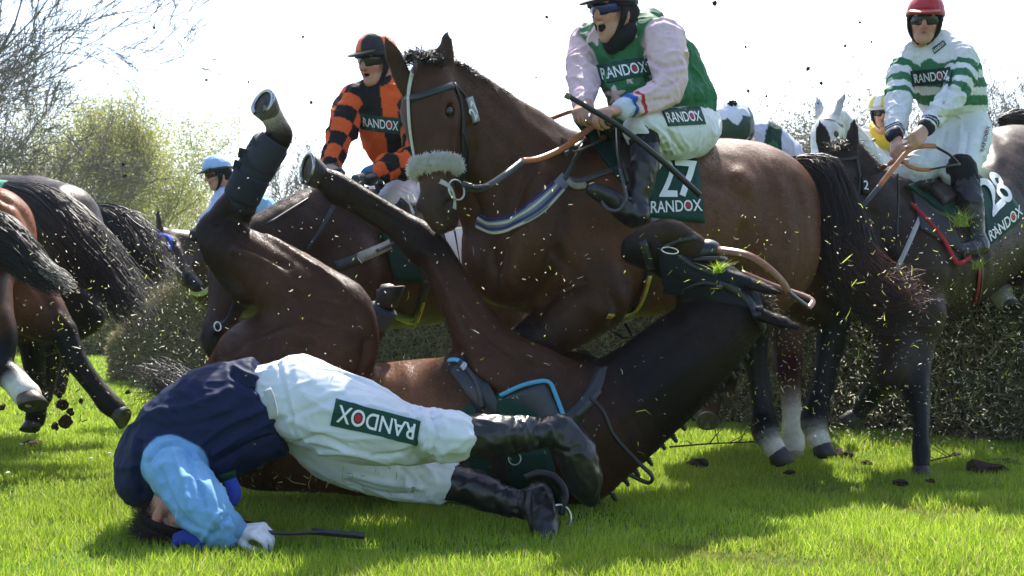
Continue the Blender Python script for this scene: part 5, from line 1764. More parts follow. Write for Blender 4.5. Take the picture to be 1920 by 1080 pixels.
def helmet(parent, c, fwd, up, colfn, s=1., pom=None, peak=True, peakcol=(.012, .012, .014), low=.0, cs=1.0, padcol=(.012, .013, .016)):
    r, f, u = frame(fwd, up)
    def q(x, y, z): return np.asarray(c) + s * (x * r + y * f + z * u)
    ax = np.array([r, f, u])
    B = Body(.0075 if s * 1 < 1.3 else .01)
    B.ell(q(0, -.008, .045), np.array((.098, .122, .108)) * s * cs, ax, k=.01)
    B.half(q(0, .06, .038 + low), -u * 1.0 - f * (-.18), k=.008)
    V, Q = B.mesh(1)
    L = (V - np.asarray(c)) @ ax.T / s
    C = colfn(L)
    V = wrinkle(V, Q, .003, 16)
    h = link('helmet', np_mesh('helmet', V, Q, True, C), M_SHELL, parent)
    S = Soup()                                                    # band round the cap
    tt = np.linspace(0, 2 * math.pi, 40)
    ribbon(S, [q(math.sin(t) * .1 * cs, -.008 + math.cos(t) * .125 * cs, .034 + low + .18 * (math.cos(t) * .122 - .06) * 0) for t in tt], [norm(math.sin(t) * r + math.cos(t) * f) for t in tt], .022, .005, peakcol)
    S.build('cap_band', M_SHELL, h)
    if peak:
        Bp = Body(.006)
        Bp.ell(q(0, .105, .040 + low), np.array((.088, .062, .010)) * s, np.array([r, norm(f - .28 * u), norm(u + .28 * f)]), k=.01)
        V, Q = Bp.mesh(1)
        link('peak', np_mesh('peak', V, Q, True, np.tile(peakcol, (len(V), 1))), M_SHELL, h)
    Bs = Body(.007)                                                 # padded harness round cheeks, ears and nape
    for sg in (-1, 1):
        Bs.chain([[*q(sg * .082, .018, .035), .022 * s, .5], [*q(sg * .080, .018, -.03), .022 * s, .45], [*q(sg * .058, .03, -.085), .014 * s, .5], [*q(sg * .022, .05, -.125), .009 * s, .6]], k=.01, lat=r, world=True)
        Bs.chain([[*q(sg * .08, -.03, .03), .034 * s, .45], [*q(sg * .072, -.045, -.04), .03 * s, .45]], k=.015, lat=r, world=True)
    Bs.chain([[*q(-.06, -.07, -.01), .03 * s], [*q(0, -.09, -.015), .03 * s], [*q(.06, -.07, -.01), .03 * s]], k=.02, world=True)
    V, Q = Bs.mesh(1)
    link('chin_strap', np_mesh('chin_strap', V, Q, True, np.tile(padcol, (len(V), 1))), M_CLOTH, h)
    if pom is not None:
        S = Soup()
        for _ in range(60):
            d = norm(rng.normal(size=3))
            S.add(iv * .008 * s + q(0, -.01, .172) + d * .022 * s, if_, pom)
        S.build('pompom', M_FLEECE if sum(pom) > 1 else M_CLOTH, h)
    return h


def goggles(parent, c, fwd, up, lens=(.012, .014, .018), s=1., strapcol=(.012, .012, .014), emblem=None, z0=.006):
    r, f, u = frame(fwd, up)
    def q(x, y, z): return np.asarray(c) + s * (x * r + y * f + z * u)
    n = 22; V = []; rows = 5
    for j in range(rows):
        for i in range(n):
            t = math.radians(-66 + 132 * i / (n - 1))
            zz = (j / (rows - 1) - .5)
            hh = .060 * (1 - .25 * abs(t) ** 3) * (1 - (.28 if zz < 0 else 0) * math.exp(-(t / .14) ** 2))
            bulge = .006 * (1 - (2 * zz) ** 2)
            V.append(q(math.sin(t) * (.079 + bulge), -.004 + math.cos(t) * (.103 + bulge), z0 + zz * hh))
    f_ = [[j * n + i, j * n + i + 1, (j + 1) * n + i + 1, (j + 1) * n + i] for j in range(rows - 1) for i in range(n - 1)]
    S = Soup(); S.add(V, f_, lens)
    g = S.build('goggles', M_LENS, parent)
    S = Soup()
    edge = [V[i] for i in range(n)] + [V[(rows - 1) * n + i] for i in range(n - 1, -1, -1)] + [V[0]]
    S.tube(edge, .0045 * s, 5, strapcol)
    S.build('goggle_frame', M_CLOTH, g)
    S = Soup(); tt = np.radians(np.linspace(58, 302, 30))
    ribbon(S, [q(math.sin(t) * .094, -.006 + math.cos(t) * .112, z0 + .008) for t in tt], [norm(math.sin(t) * r + math.cos(t) * f) for t in tt], .026, .004, strapcol)
    S.build('goggle_strap', M_CLOTH, g)
    return g


def hand_prims(B, wrist, d, pn, side=1, curl=1., col=SK, s=1., thumb=1.):
    d = norm(d); pn = norm(np.asarray(pn, float) - d * np.dot(pn, d)); ac = np.cross(pn, d) * side     # ac: towards the thumb
    w = np.asarray(wrist, float)
    for i, (o, ln, r0) in enumerate(((.030, .95, .0098), (.010, 1.05, .010), (-.010, 1.0, .0098), (-.029, .8, .0088))):
        m = w + (d * (.088 - .004 * abs(i - 1)) + ac * o) * s
        B.chain([[*(w + ac * o * .55 * s), .017 * s], [*(m * .5 + w * .5 + ac * o * .2 * s), .0165 * s], [*m, .0125 * s]], k=.016, col=col, world=True)
        a = 0; p = m; pts = [[*p, r0 * 1.1 * s]]
        for seg, (l, da) in enumerate(((.043, 55), (.027, 75), (.022, 45))):
            a += math.radians(da * curl * (1 + .07 * (i - 1)))
            p = p + (d * math.cos(a) + pn * math.sin(a)) * l * ln * s
            pts.append([*p, r0 * (1 - .1 * (seg + 1)) * s])
        B.chain(pts, k=.004, col=col, world=True, sub=3)
    t0 = w + (d * .028 + ac * .030 + pn * .008) * s
    B.chain([[*(w + ac * .012 * s), .016 * s], [*t0, .0145 * s], [*(t0 + (d * .032 + ac * .014 * thumb + pn * .022) * s), .0115 * s], [*(t0 + (d * .055 + ac * .0 + pn * .040) * s), .0092 * s]], k=.008, col=col, world=True)


def garment(name, B, parent, mat_, colfn=None, wr=(.006, 9., None), smooth=2, base=None, seed=0., folds=()):
    V, Q = B.mesh(smooth)
    bv = make_bvh(V, Q)
    C = B.colours(V, .0012) if colfn is None else colfn(V, B)
    if base is not None: C = np.tile(base, (len(V), 1))
    if wr: V = wrinkle(V, Q, wr[0], wr[1], wr[2], seed)
    V = sculpt(V, Q, folds)
    o = link(name, np_mesh(name, V, Q, True, C), mat_, parent)
    return o, make_bvh(V, Q)


def body_mesh(B, root):
    V, Q = B.mesh(1)
    C = B.colours(V, .006, SK)
    C = C * (.9 + .2 * vnoise(V * 60))[:, None]
    for (c_, r_, ax_, cl) in B.paint:
        m = ((((V - c_) @ ax_.T) / r_) ** 2).sum(1) < 1
        C[m] = cl
    link('body', np_mesh('body', V, Q, True, C), M_SKIN, root)


def boot(parent, pts, foot, sole_n, lat=None, folds=(), col=(.013, .013, .015)):
    """pts: shaft chain, foot: heel->toe chain; both in pixels"""
    B = Body(.008)
    B.chain(pts, k=.02); B.chain(foot, k=.03, lat=lat)
    V, Q = B.mesh(2)
    V = wrinkle(V, Q, .0045, 15, None, seed=pts[0][0])
    V = sculpt(V, Q, folds)
    b = link('boot', np_mesh('boot', V, Q, True), M_BOOT, parent)
    return b


GRN = np.array((.035, .17, .075)); PINK = np.array((.80, .58, .64)); WH = np.array((.76, .77, .80)); ORNG = np.array((.80, .13, .03)); BLK = np.array((.012, .012, .014))

# =========================================================== rider of the bay: green body, pink sleeves, shouting
R27 = empty('person', P(1270, 260, 5.0), 'shouting jockey in green vest with pink sleeves and blue goggles', 'person')
c = P(1148, 20, 4.74); fw, up = np.array((-.70, -.68, -.12)), np.array((-.12, -.1, 1))
B = Body(.0055)
q, ax = head_prims(B, c, fw, up, mouth=1.)
B.chain([[*q(0, -.025, -.05), .052], [*q(0, -.06, -.14), .056], [*P(1190, 100, 4.85), .07]], k=.03, col=SK, world=True)
B.chain([(1190, 110, 4.86, 52), (1250, 195, 4.97, 50), (1285, 240, 5.05, 40)], k=.03, col=SK)
B.chain([(1245, 95, 4.75, 22), (1252, 165, 4.64, 17), (1165, 204, 4.5, 14)], k=.02, col=SK)
B.chain([(1110, 95, 4.95, 22), (1096, 160, 4.75, 17), (1090, 196, 4.62, 14)], k=.02, col=SK)
hand_prims(B, P(1158, 207, 4.49), P(1118, 212, 4.40) - P(1158, 207, 4.49), (-.15, .05, -1), 1, .9, SK * .95, 1.05)
hand_prims(B, P(1096, 197, 4.62), P(1082, 214, 4.52) - P(1096, 197, 4.62), (.3, .1, -1), -1, .9, SK * .9, 1.0)
body_mesh(B, R27)
helmet(R27, c, fw, up, lambda L: np.where((np.abs(L[:, 0]) < .03)[:, None], np.array((.62, .62, .66)), np.array((.70, .70, .74))), peakcol=(.02, .02, .03))
goggles(R27, c, fw, up, lens=(.012, .02, .14))
far_arm = [(1103, 82, 4.98, 36), (1092, 120, 4.88, 31), (1097, 160, 4.76, 28), (1092, 196, 4.64, 19)]
near_arm = [(1243, 78, 4.74, 40), (1252, 118, 4.68, 37), (1254, 160, 4.63, 31), (1215, 188, 4.56, 25), (1166, 204, 4.49, 19.5)]
B = Body(.0065)
B.chain([(1165, 72, 4.86, 50, .95), (1188, 120, 4.87, 70, 1.0), (1236, 180, 4.96, 76, .95), (1280, 214, 5.04, 54)], k=.03, col=GRN)
B.chain([(1112, 90, 4.96, 42), (1165, 70, 4.86, 46), (1238, 82, 4.78, 44)], k=.04, col=GRN)
B.chain([(1215, 40, 4.9, 26), (1265, 110, 4.98, 40), (1300, 180, 5.06, 40), (1308, 215, 5.08, 34)], k=.05, col=GRN)
B.chain([(1180, 160, 4.75, 48), (1200, 212, 4.84, 46), (1250, 232, 4.92, 40)], k=.05, col=GRN)
B.chain(far_arm, k=.01, col=PINK); B.chain(near_arm, k=.01, col=PINK)
def col27(V, B):
    C = B.colours(V, .0025)
    tn, dn, _ = along(V, near_arm); px, py = PX(V)
    Ln = tn.max()
    arm = (C @ np.array((1, -1, .2))) > .05
    near = arm & (px > 1140)
    for (a, b, cc) in ((.098, .118, (.45, .03, .06)), (.050, .072, (.02, .12, .5))):
        m = near & (Ln - tn > a - .02) & (Ln - tn < b - .02); C[m] = cc
    m = near & (Ln - tn < .03); C[m] = (.62, .66, .78)
    # pale stars on the green
    for (sx, sy, sr, ph) in ((1113, 68, 21, .2), (1178, 58, 22, .6), (1153, 178, 20, .4), (1212, 15, 14, .1), (1180, 150, 9, .5), (1268, 62, 12, .9)):
        th = np.arctan2(py - sy, px - sx); rr = np.hypot(px - sx, py - sy)
        k = np.abs(((th + ph) % (2 * math.pi / 5)) / (2 * math.pi / 5) * 2 - 1)
        m = (~arm) & (rr < sr * (.42 + .58 * k ** 1.4)); C[m] = PINK * .95
    return C
B_ = Body(.006); B_.chain([(1150, 82, 4.74, 20), (1172, 66, 4.72, 19), (1186, 46, 4.8, 20), (1180, 40, 4.95, 22)], k=.02); garment('collar', B_, R27, M_CLOTH, None, (.004, 14., None), base=(.012, .014, .018))
J27, bj = garment('silks', B, R27, M_CLOTH, col27, (.009, 8., None), seed=3., folds=[([(1200, 62), (1204, 105), (1216, 150)], 5, -.014), ([(1212, 108), (1240, 124), (1278, 118)], 4, -.009), ([(1212, 118), (1245, 136), (1282, 130)], 4, .008), ([(1216, 148), (1245, 160), (1270, 150)], 4, -.010),
    ([(1190, 186), (1215, 176), (1240, 160)], 4, .008), ([(1186, 196), (1216, 190), (1250, 186)], 4, -.007), ([(1200, 210), (1230, 204), (1258, 190)], 4, .006), ([(1128, 80), (1142, 110), (1150, 118)], 4, .006), ([(1168, 78), (1160, 105), (1150, 118)], 4, .006), ([(1140, 90), (1150, 108)], 4, -.006),
    ([(1078, 110), (1095, 122), (1112, 120)], 4, -.008), ([(1078, 150), (1096, 158), (1112, 168)], 4, -.008), ([(1285, 95), (1300, 140), (1305, 190)], 6, -.008), ([(1270, 190), (1300, 170), (1320, 160)], 5, .007), ([(1240, 215), (1280, 200), (1325, 190)], 5, -.008)])
randox(bj, [(1158, 56), (1176, 30), (1184, 36), (1166, 64)], J27, word='RAN', patch=(.012, .014, .018), dflt=4.7)
randox(bj, [(1118, 122), (1211, 108), (1222, 140), (1128, 158)], R27 and J27, dflt=4.75)
B = Body(.0075)
WB = np.array((.74, .76, .80))
B.chain([(1300, 240, 5.05, 50), (1290, 248, 4.95, 52), (1244, 250, 4.76, 47), (1206, 244, 4.60, 36)], k=.04, col=WB)
B.chain([(1290, 235, 5.15, 48), (1240, 245, 5.3, 44), (1195, 262, 5.25, 34)], k=.04, col=WB)
B.chain([(1262, 225, 5.0, 36), (1308, 235, 5.1, 40)], k=.04, col=WB)
BR27, bb = garment('breeches', B, R27, M_NYLON, None, (.006, 9., (1, .3, 0)), seed=8., folds=[([(1206, 228), (1232, 258), (1246, 290)], 3, -.008), ([(1216, 226), (1246, 256), (1262, 288)], 3, .006), ([(1226, 226), (1258, 254), (1278, 284)], 3, -.007), ([(1250, 240), (1262, 262), (1260, 285)], 3, -.006)])
randox(bb, [(1240, 206), (1312, 202), (1322, 233), (1252, 237)], BR27, dflt=4.85)
B = Body(.0075); B.chain([(1207, 250, 4.59, 29), (1208, 270, 4.58, 29)], k=.02); garment('knee_band', B, R27, M_CLOTH, None, (.003, 12., None), base=(.012, .012, .016))
boot(R27, [(1208, 268, 4.58, 27), (1208, 300, 4.56, 27.5), (1202, 345, 4.54, 23), (1194, 382, 4.53, 19)],
     [(1197, 402, 4.52, 23), (1180, 402, 4.5, 22), (1148, 376, 4.48, 20), (1112, 356, 4.46, 15)], (0, -1, 0))
boot(R27, [(1185, 270, 5.3, 26), (1180, 330, 5.28, 24), (1178, 375, 5.28, 18)], [(1182, 395, 5.28, 20), (1150, 385, 5.22, 18), (1120, 380, 5.2, 14)], (0, -1, 0))
S = Soup()
S.tube(catmull([P(1163, 318, 4.5), P(1170, 350, 4.44), P(1174, 372, 4.42), P(1160, 394, 4.42), P(1140, 392, 4.42), P(1128, 378, 4.44)], 5), .008, 6, (.06, .06, .065))
S.tube([P(1158, 240, 4.74), P(1160, 290, 4.6), P(1163, 320, 4.5)], .010, 6, (.03, .025, .022), flat=.004, fdir=(0, 1, 0))
S.build('stirrup', M_LEATH, H27)

# =========================================================== orange and black checks
RO = empty('person', P(760, 370, 5.8), 'jockey in orange and black checks with matching quartered cap', 'person')
c = P(706, 116, 5.52); fw, up = np.array((-.58, -.78, -.14)), np.array((-.05, -.1, 1))
B = Body(.0065)
q, ax = head_prims(B, c, fw, up, mouth=.15)
B.chain([[*q(0, -.025, -.05), .05], [*q(0, -.05, -.13), .054], [*P(722, 195, 5.6), .07]], k=.03, col=SK, world=True)
B.chain([(722, 205, 5.6, 42), (745, 290, 5.75, 40), (770, 350, 5.9, 34)], k=.03, col=SK)
B.chain([(660, 195, 5.56, 18), (640, 255, 5.45, 13), (624, 298, 5.38, 7)], k=.02, col=SK)
B.chain([(765, 210, 5.55, 18), (765, 300, 5.45, 15), (700, 328, 5.32, 12)], k=.02, col=SK)
body_mesh(B, RO)
helmet(RO, c, fw, up, lambda L: np.where(((L[:, 0] > 0) ^ (L[:, 1] > .03))[:, None], BLK, ORNG), peakcol=(.02, .018, .02), pom=None)
goggles(RO, c, fw, up)
fa = [(668, 185, 5.56, 30), (652, 215, 5.52, 29), (638, 255, 5.46, 25), (622, 300, 5.38, 18.5), (619, 312, 5.36, 17)]
na = [(770, 205, 5.55, 32), (782, 260, 5.5, 29), (770, 305, 5.44, 27), (735, 312, 5.38, 24), (704, 328, 5.32, 18)]
B = Body(.007)
B.chain([(718, 188, 5.6, 42), (728, 232, 5.62, 56), (748, 288, 5.74, 50), (772, 340, 5.88, 42)], k=.03, col=ORNG)
B.chain([(672, 190, 5.57, 34), (718, 178, 5.58, 38), (765, 205, 5.58, 34)], k=.04, col=ORNG)
B.chain(fa, k=.01, col=(.9, .1, .9)); B.chain(na, k=.01, col=(.1, .9, .9))
B.chain([(722, 168, 5.57, 24), (716, 160, 5.54, 23)], k=.03, col=BLK)
def colO(V, B):
    C0 = B.colours(V, .002); px, py = PX(V); C = np.tile(ORNG, (len(V), 1))
    collar = (C0.sum(1) < .2)
    f_ = (C0[:, 2] > .5) & (C0[:, 0] > .5); n_ = (C0[:, 2] > .5) & (C0[:, 0] <= .5)
    body = ~(f_ | n_)
    m = body & ((px < 716 + (py - 200) * .12) ^ (py > 243 + (px - 716) * .1)) & (px > 655); C[m] = BLK
    for mm, ch in ((f_, fa), (n_, na)):
        t, d, a = along(V, ch)
        k = ((np.floor((t - .03) / .080) + np.floor((a + 3.7) / (math.pi / 2))) % 2) == 0
        C[mm & k] = BLK
    C[collar] = BLK
    return C
JO, bjO = garment('silks', B, RO, M_CLOTH, colO, (.012, 8.5, None), seed=5.)
randox(bjO, [(674, 214), (752, 222), (750, 252), (680, 242)], JO, dflt=5.5)
for chn, nm in ((fa, 1), (na, -1)):
    B = Body(.0055)
    if nm == 1: hand_prims(B, P(620, 312, 5.34), P(628, 328, 5.2) - P(620, 308, 5.34), (.2, .2, -1), -1, .95, BLK, 1.1)
    else: hand_prims(B, P(700, 330, 5.3), P(660, 336, 5.2) - P(700, 330, 5.3), (-.1, .1, -1), 1, .95, BLK, 1.15)
    V, Q = B.mesh(1); link('glove', np_mesh('glove', V, Q, True), M_BOOT, RO)
B = Body(.0065); B.chain([(702, 328, 5.32, 20), (694, 330, 5.31, 19)], k=.02); garment('cuff', B, RO, M_CLOTH, None, None, base=(.05, .16, .3))
B = Body(.009)
B.chain([(775, 355, 5.9, 48), (770, 365, 5.75, 42), (752, 372, 5.6, 34), (735, 378, 5.5, 28)], k=.04, col=WB); B.chain([(770, 355, 6.0, 44), (735, 365, 6.1, 34), (700, 370, 6.0, 26)], k=.04, col=WB)
garment('breeches', B, RO, M_NYLON, None, (.010, 9., (1, .3, 0)))
boot(RO, [(745, 392, 5.5, 27), (755, 420, 5.52, 26), (765, 470, 5.55, 20)], [(768, 490, 5.54, 20), (745, 500, 5.5, 18), (725, 505, 5.48, 13)], (0, -1, 0))

# =========================================================== green and white hoops, red cap
RG = empty('person', P(1790, 260, 6.1), 'jockey in white silks with green hoops and red cap', 'person')
c = P(1734, 40, 5.84); fw, up = np.array((-.34, -.93, -.14)), np.array((.04, -.12, 1))
B = Body(.0065)
q, ax = head_prims(B, c, fw, up)
B.chain([[*q(0, -.025, -.05), .05], [*q(0.01, -.05, -.13), .054], [*P(1752, 110, 5.93), .065]], k=.03, col=SK, world=True)
B.chain([(1752, 120, 5.93, 40), (1785, 205, 6.1, 38), (1795, 240, 6.2, 32)], k=.03, col=SK)
B.chain([(1702, 120, 5.92, 16), (1684, 190, 5.76, 13), (1678, 258, 5.6, 10)], k=.02, col=SK)
B.chain([(1800, 115, 5.86, 18), (1797, 168, 5.7, 14), (1735, 240, 5.55, 10.5)], k=.02, col=SK)
hand_prims(B, P(1680, 264, 5.59), P(1680, 292, 5.5) - P(1680, 262, 5.59), (.7, .2, -.2), 1, .75, SK, 1.05)
hand_prims(B, P(1730, 246, 5.53), P(1712, 268, 5.46) - P(1732, 244, 5.53), (-.7, .1, -.5), -1, .8, SK, 1.05)
body_mesh(B, RG)
helmet(RG, c, fw, up, lambda L: np.tile((.42, .02, .035), (len(L), 1)), peakcol=(.36, .02, .03), low=.004)
goggles(RG, c, fw, up)
fa = [(1708, 108, 5.93, 29), (1692, 140, 5.88, 26), (1685, 188, 5.78, 24), (1680, 235, 5.66, 19), (1678, 256, 5.6, 15.5)]
na = [(1796, 108, 5.86, 32), (1800, 138, 5.8, 29), (1792, 172, 5.7, 26), (1760, 212, 5.62, 20), (1735, 241, 5.55, 15.5)]
B = Body(.0065)
B.chain([(1752, 94, 5.94, 36), (1760, 140, 5.95, 56), (1784, 192, 6.08, 50), (1797, 226, 6.16, 46)], k=.03, col=(.9, .9, .1))
B.chain([(1712, 112, 5.94, 30), (1752, 95, 5.93, 34), (1795, 108, 5.9, 32)], k=.04, col=(.9, .9, .1))
B.chain([(1800, 130, 6.0, 38), (1812, 190, 6.1, 38)], k=.04, col=(.9, .9, .1))
B.chain(fa, k=.01, col=(.9, .1, .9)); B.chain(na, k=.01, col=(.1, .9, .9))
def colG(V, B):
    C0 = B.colours(V, .002); px, py = PX(V); C = np.tile(WH, (len(V), 1))
    f_ = (C0[:, 2] > .5) & (C0[:, 0] > .5); n_ = (C0[:, 2] > .5) & (C0[:, 0] <= .5)
    body = ~(f_ | n_)
    yy = py + (px - 1745) * np.where(px > 1745, .0, -.06)
    ch = 108 + np.abs(px - 1742) * .62
    gb = ((yy > 118) & (yy < 130)) | ((yy > 145) & (yy < 163)) | ((yy > 178) & (yy < 197))
    gb |= (py > ch) & (py < 136) & (np.abs(px - 1745) < 45)
    C[body & gb] = GRN
    for mm, chn in ((f_, fa), (n_, na)):
        t, d, a = along(V, chn)
        tt = t + .035 * np.abs(np.mod(a / math.pi + 1.3, 2) - 1)
        k = ((tt > .09) & (tt < .145)) | ((tt > .20) & (tt < .255)) | ((tt > .30) & (tt < .34))
        C[mm & k] = GRN
        Lm = t.max()
        C[mm & (Lm - t < .055)] = WH
        for (a0, b0) in ((.06, .05), (.045, .035), (.022, 0)):
            C[mm & (Lm - t < a0 - .005) & (Lm - t > b0 - .005)] = (.015, .018, .03)
    return C
JG, bjG = garment('silks', B, RG, M_CLOTH, colG, (.009, 9., None), seed=7., folds=[([(1716, 110), (1714, 150), (1722, 190)], 4, -.010), ([(1790, 110), (1782, 150), (1770, 190)], 4, -.010), ([(1740, 190), (1770, 205), (1800, 200)], 4, .008), ([(1745, 205), (1775, 220), (1820, 215)], 4, -.008), ([(1780, 165), (1800, 172), (1815, 160)], 3.5, -.008), ([(1676, 180), (1688, 190), (1700, 185)], 3.5, -.007)])
randox(bjG, [(1706, 134), (1782, 126), (1786, 154), (1712, 162)], JG, dflt=5.85, patch=(.012, .03, .03))
randox(bjG, [(1748, 92), (1768, 76), (1774, 84), (1752, 102)], JG, dflt=5.85, dot=None)
B = Body(.008)
B.chain([(1805, 235, 6.15, 46), (1815, 262, 6.05, 42), (1802, 312, 5.86, 33), (1796, 326, 5.84, 30)], k=.04, col=WB)
B.chain([(1775, 240, 6.15, 48), (1745, 285, 6.0, 44), (1712, 322, 5.86, 34)], k=.04, col=WB)
B.chain([(1790, 222, 6.12, 48), (1795, 245, 6.2, 48)], k=.04, col=WB)
BRG, bbG = garment('breeches', B, RG, M_NYLON, None, (.007, 9., (1, .3, 0)), seed=2., folds=[([(1775, 245), (1768, 285), (1772, 325)], 4, -.012), ([(1800, 240), (1800, 270), (1790, 310)], 4, .006), ([(1815, 250), (1812, 280), (1806, 310)], 3, -.006), ([(1740, 270), (1730, 300), (1712, 330)], 4, -.006), ([(1755, 260), (1745, 295), (1730, 335)], 4, .006)])
randox(bbG, [(1832, 286), (1848, 226), (1862, 232), (1846, 290)][0:1] + [(1846, 232), (1858, 236), (1843, 290)], BRG, patch=None, ink=(.03, .07, .08), off=.002)
B = Body(.0075); B.chain([(1802, 316, 5.80, 27), (1810, 340, 5.78, 25)], k=.02); garment('knee_band', B, RG, M_CLOTH, None, (.004, 14., None), base=(.013, .013, .016))
boot(RG, [(1810, 336, 5.78, 24), (1818, 380, 5.74, 24), (1828, 430, 5.72, 17), (1830, 446, 5.72, 17)], [(1838, 462, 5.72, 17), (1818, 466, 5.68, 17), (1795, 468, 5.64, 13)], (0, -1, 0))
S = Soup(); S.tube(catmull([P(1830, 472, 5.66), P(1838, 485, 5.66), P(1822, 492, 5.64), P(1808, 482, 5.62), P(1812, 470, 5.62)], 5), .008, 6, (.03, .03, .03)); S.build('stirrup', M_LEATH, H28)

# =========================================================== light blue jockey at the back left
RB = empty('person', P(460, 420, 8.9), 'jockey in light blue silks and light blue cap', 'person')
LB = np.array((.34, .52, .80))
c = P(408, 326, 8.6); fw, up = np.array((-.78, -.58, -.22)), np.array((-.2, -.1, 1))
B = Body(.009)
q, ax = head_prims(B, c, fw, up)
B.chain([[*q(0, -.025, -.05), .05], [*q(0, -.06, -.13), .054], [*P(430, 365, 8.7), .065]], k=.03, col=SK, world=True)
B.chain([(430, 368, 8.7, 26), (470, 400, 8.9, 24)], k=.03, col=SK)
hand_prims(B, P(374, 428, 8.4), P(362, 440, 8.3) - P(374, 428, 8.4), (-.1, 0, -1), 1, .9, BLK, 1.1)
body_mesh(B, RB)
helmet(RB, c, fw, up, lambda L: np.tile(LB, (len(L), 1)), peakcol=(.02, .03, .04))
goggles(RB, c, fw, up, lens=(.06, .03, .02))
B = Body(.011)
B.chain([(428, 356, 8.7, 24), (440, 372, 8.72, 34), (475, 392, 8.85, 34), (500, 400, 9.0, 26)], k=.05, col=LB * np.array((.8, .95, .95)))
B.chain([(420, 368, 8.6, 17), (402, 395, 8.5, 14), (378, 426, 8.42, 10)], k=.03, col=np.array((.55, .62, .85))); B.chain([(450, 365, 8.9, 17), (410, 405, 8.9, 14), (385, 432, 8.7, 10)], k=.03, col=LB)
garment('silks', B, RB, M_CLOTH, None, (.01, 8., None))
B = Body(.012); B.chain([(500, 410, 9.0, 32), (470, 430, 8.8, 26), (440, 440, 8.6, 18)], k=.04, col=WB); garment('breeches', B, RB, M_NYLON, None, None)
boot(RB, [(440, 448, 8.6, 16), (450, 490, 8.65, 13)], [(452, 500, 8.65, 12), (435, 506, 8.6, 9)], (0, -1, 0))

# =========================================================== dark green cap with white star and pompom
RC = empty('person', P(1430, 300, 6.9), 'crouching jockey with dark green cap, white star and pompom', 'person')
DG = np.array((.010, .05, .032))
c = P(1368, 252, 5.72); fw, up = np.array((-.25, -.72, -.64)), np.array((-.05, -.66, .75))
B = Body(.009)
q, ax = head_prims(B, c, fw, up)
B.chain([[*q(0, -.03, -.05), .052], [*P(1410, 275, 6.3), .06]], k=.03, col=SK, world=True)
B.chain([(1415, 290, 6.7, 36), (1450, 310, 7.0, 34)], k=.03, col=SK)
body_mesh(B, RC)
def capC(L):
    az = np.arctan2(L[:, 0], L[:, 1]); el = (L[:, 2] - .045) / .108
    k = np.abs(((az + .4) % (2 * math.pi / 6)) / (2 * math.pi / 6) * 2 - 1)
    return np.where((el > .985 - .24 * k)[:, None], np.array((.62, .65, .78)), DG)
helmet(RC, c, fw, up, capC, pom=(.012, .02, .016), cs=1.27, peakcol=(.012, .03, .022), low=-.01)
goggles(RC, c, fw, up)
B = Body(.009)
B.chain([(1400, 262, 6.3, 42), (1424, 278, 6.4, 54), (1452, 298, 6.6, 50), (1476, 315, 6.8, 36)], k=.04, col=DG)
B.chain([(1405, 300, 6.55, 28), (1390, 340, 6.45, 22), (1360, 360, 6.35, 15)], k=.03, col=WH)
B.chain([(1345, 290, 6.7, 26), (1335, 340, 6.5, 20), (1335, 365, 6.3, 14)], k=.03, col=WH)
def colC(V, B):
    C = B.colours(V, .003); px, py = PX(V)
    C[(px > 1400) & (px < 1438 - (py - 240) * .18)] = (.58, .62, .78)
    C[(px > 1428) & (px < 1460) & (py > 262 + np.abs(px - 1450) * 1.0)] = GRN
    C[(px > 1466)] = (.62, .65, .8)
    return C
garment('silks', B, RC, M_CLOTH, colC, (.01, 8., None), seed=4.)
B = Body(.012); B.chain([(1465, 320, 7.1, 36), (1420, 350, 6.9, 30), (1390, 360, 6.7, 22)], k=.04, col=WB); garment('breeches', B, RC, M_NYLON, None, None)

# =========================================================== yellow jockey on the white horse
RY = empty('person', P(1660, 300, 9.6), 'jockey in yellow with white cap striped yellow, on the white horse', 'person')
YEL = np.array((.70, .52, .05))
c = P(1654, 212, 9.0); fw, up = np.array((-.2, -.95, -.15)), np.array((0, -.1, 1))
B = Body(.010)
q, ax = head_prims(B, c, fw, up)
B.chain([[*q(0, -.025, -.05), .05], [*P(1655, 250, 9.4), .065]], k=.03, col=SK, world=True)
B.chain([(1655, 260, 9.4, 24), (1662, 300, 9.6, 22)], k=.03, col=SK)
body_mesh(B, RY)
helmet(RY, c, fw, up, lambda L: np.where((np.floor((np.arctan2(L[:, 0], L[:, 1]) + .35) / .52) % 2 == 0)[:, None], np.array((.70, .56, .12)), WH), peak=False, peakcol=(.6, .6, .6), cs=1.25)
goggles(RY, c, fw, up)
B = Body(.012)
B.chain([(1655, 244, 9.4, 22), (1655, 265, 9.4, 36), (1662, 300, 9.6, 32)], k=.05, col=YEL)
B.chain([(1628, 250, 9.4, 15), (1615, 285, 9.25, 14), (1640, 305, 9.1, 9)], k=.03, col=WH); B.chain([(1685, 250, 9.4, 15), (1692, 285, 9.25, 14), (1660, 308, 9.1, 9)], k=.03, col=WH)
garment('silks', B, RY, M_CLOTH, None, (.01, 8., None))
B = Body(.012); B.chain([(1665, 315, 9.6, 30), (1640, 330, 9.4, 22)], k=.04, col=WB); garment('breeches', B, RY, M_NYLON, None, None)

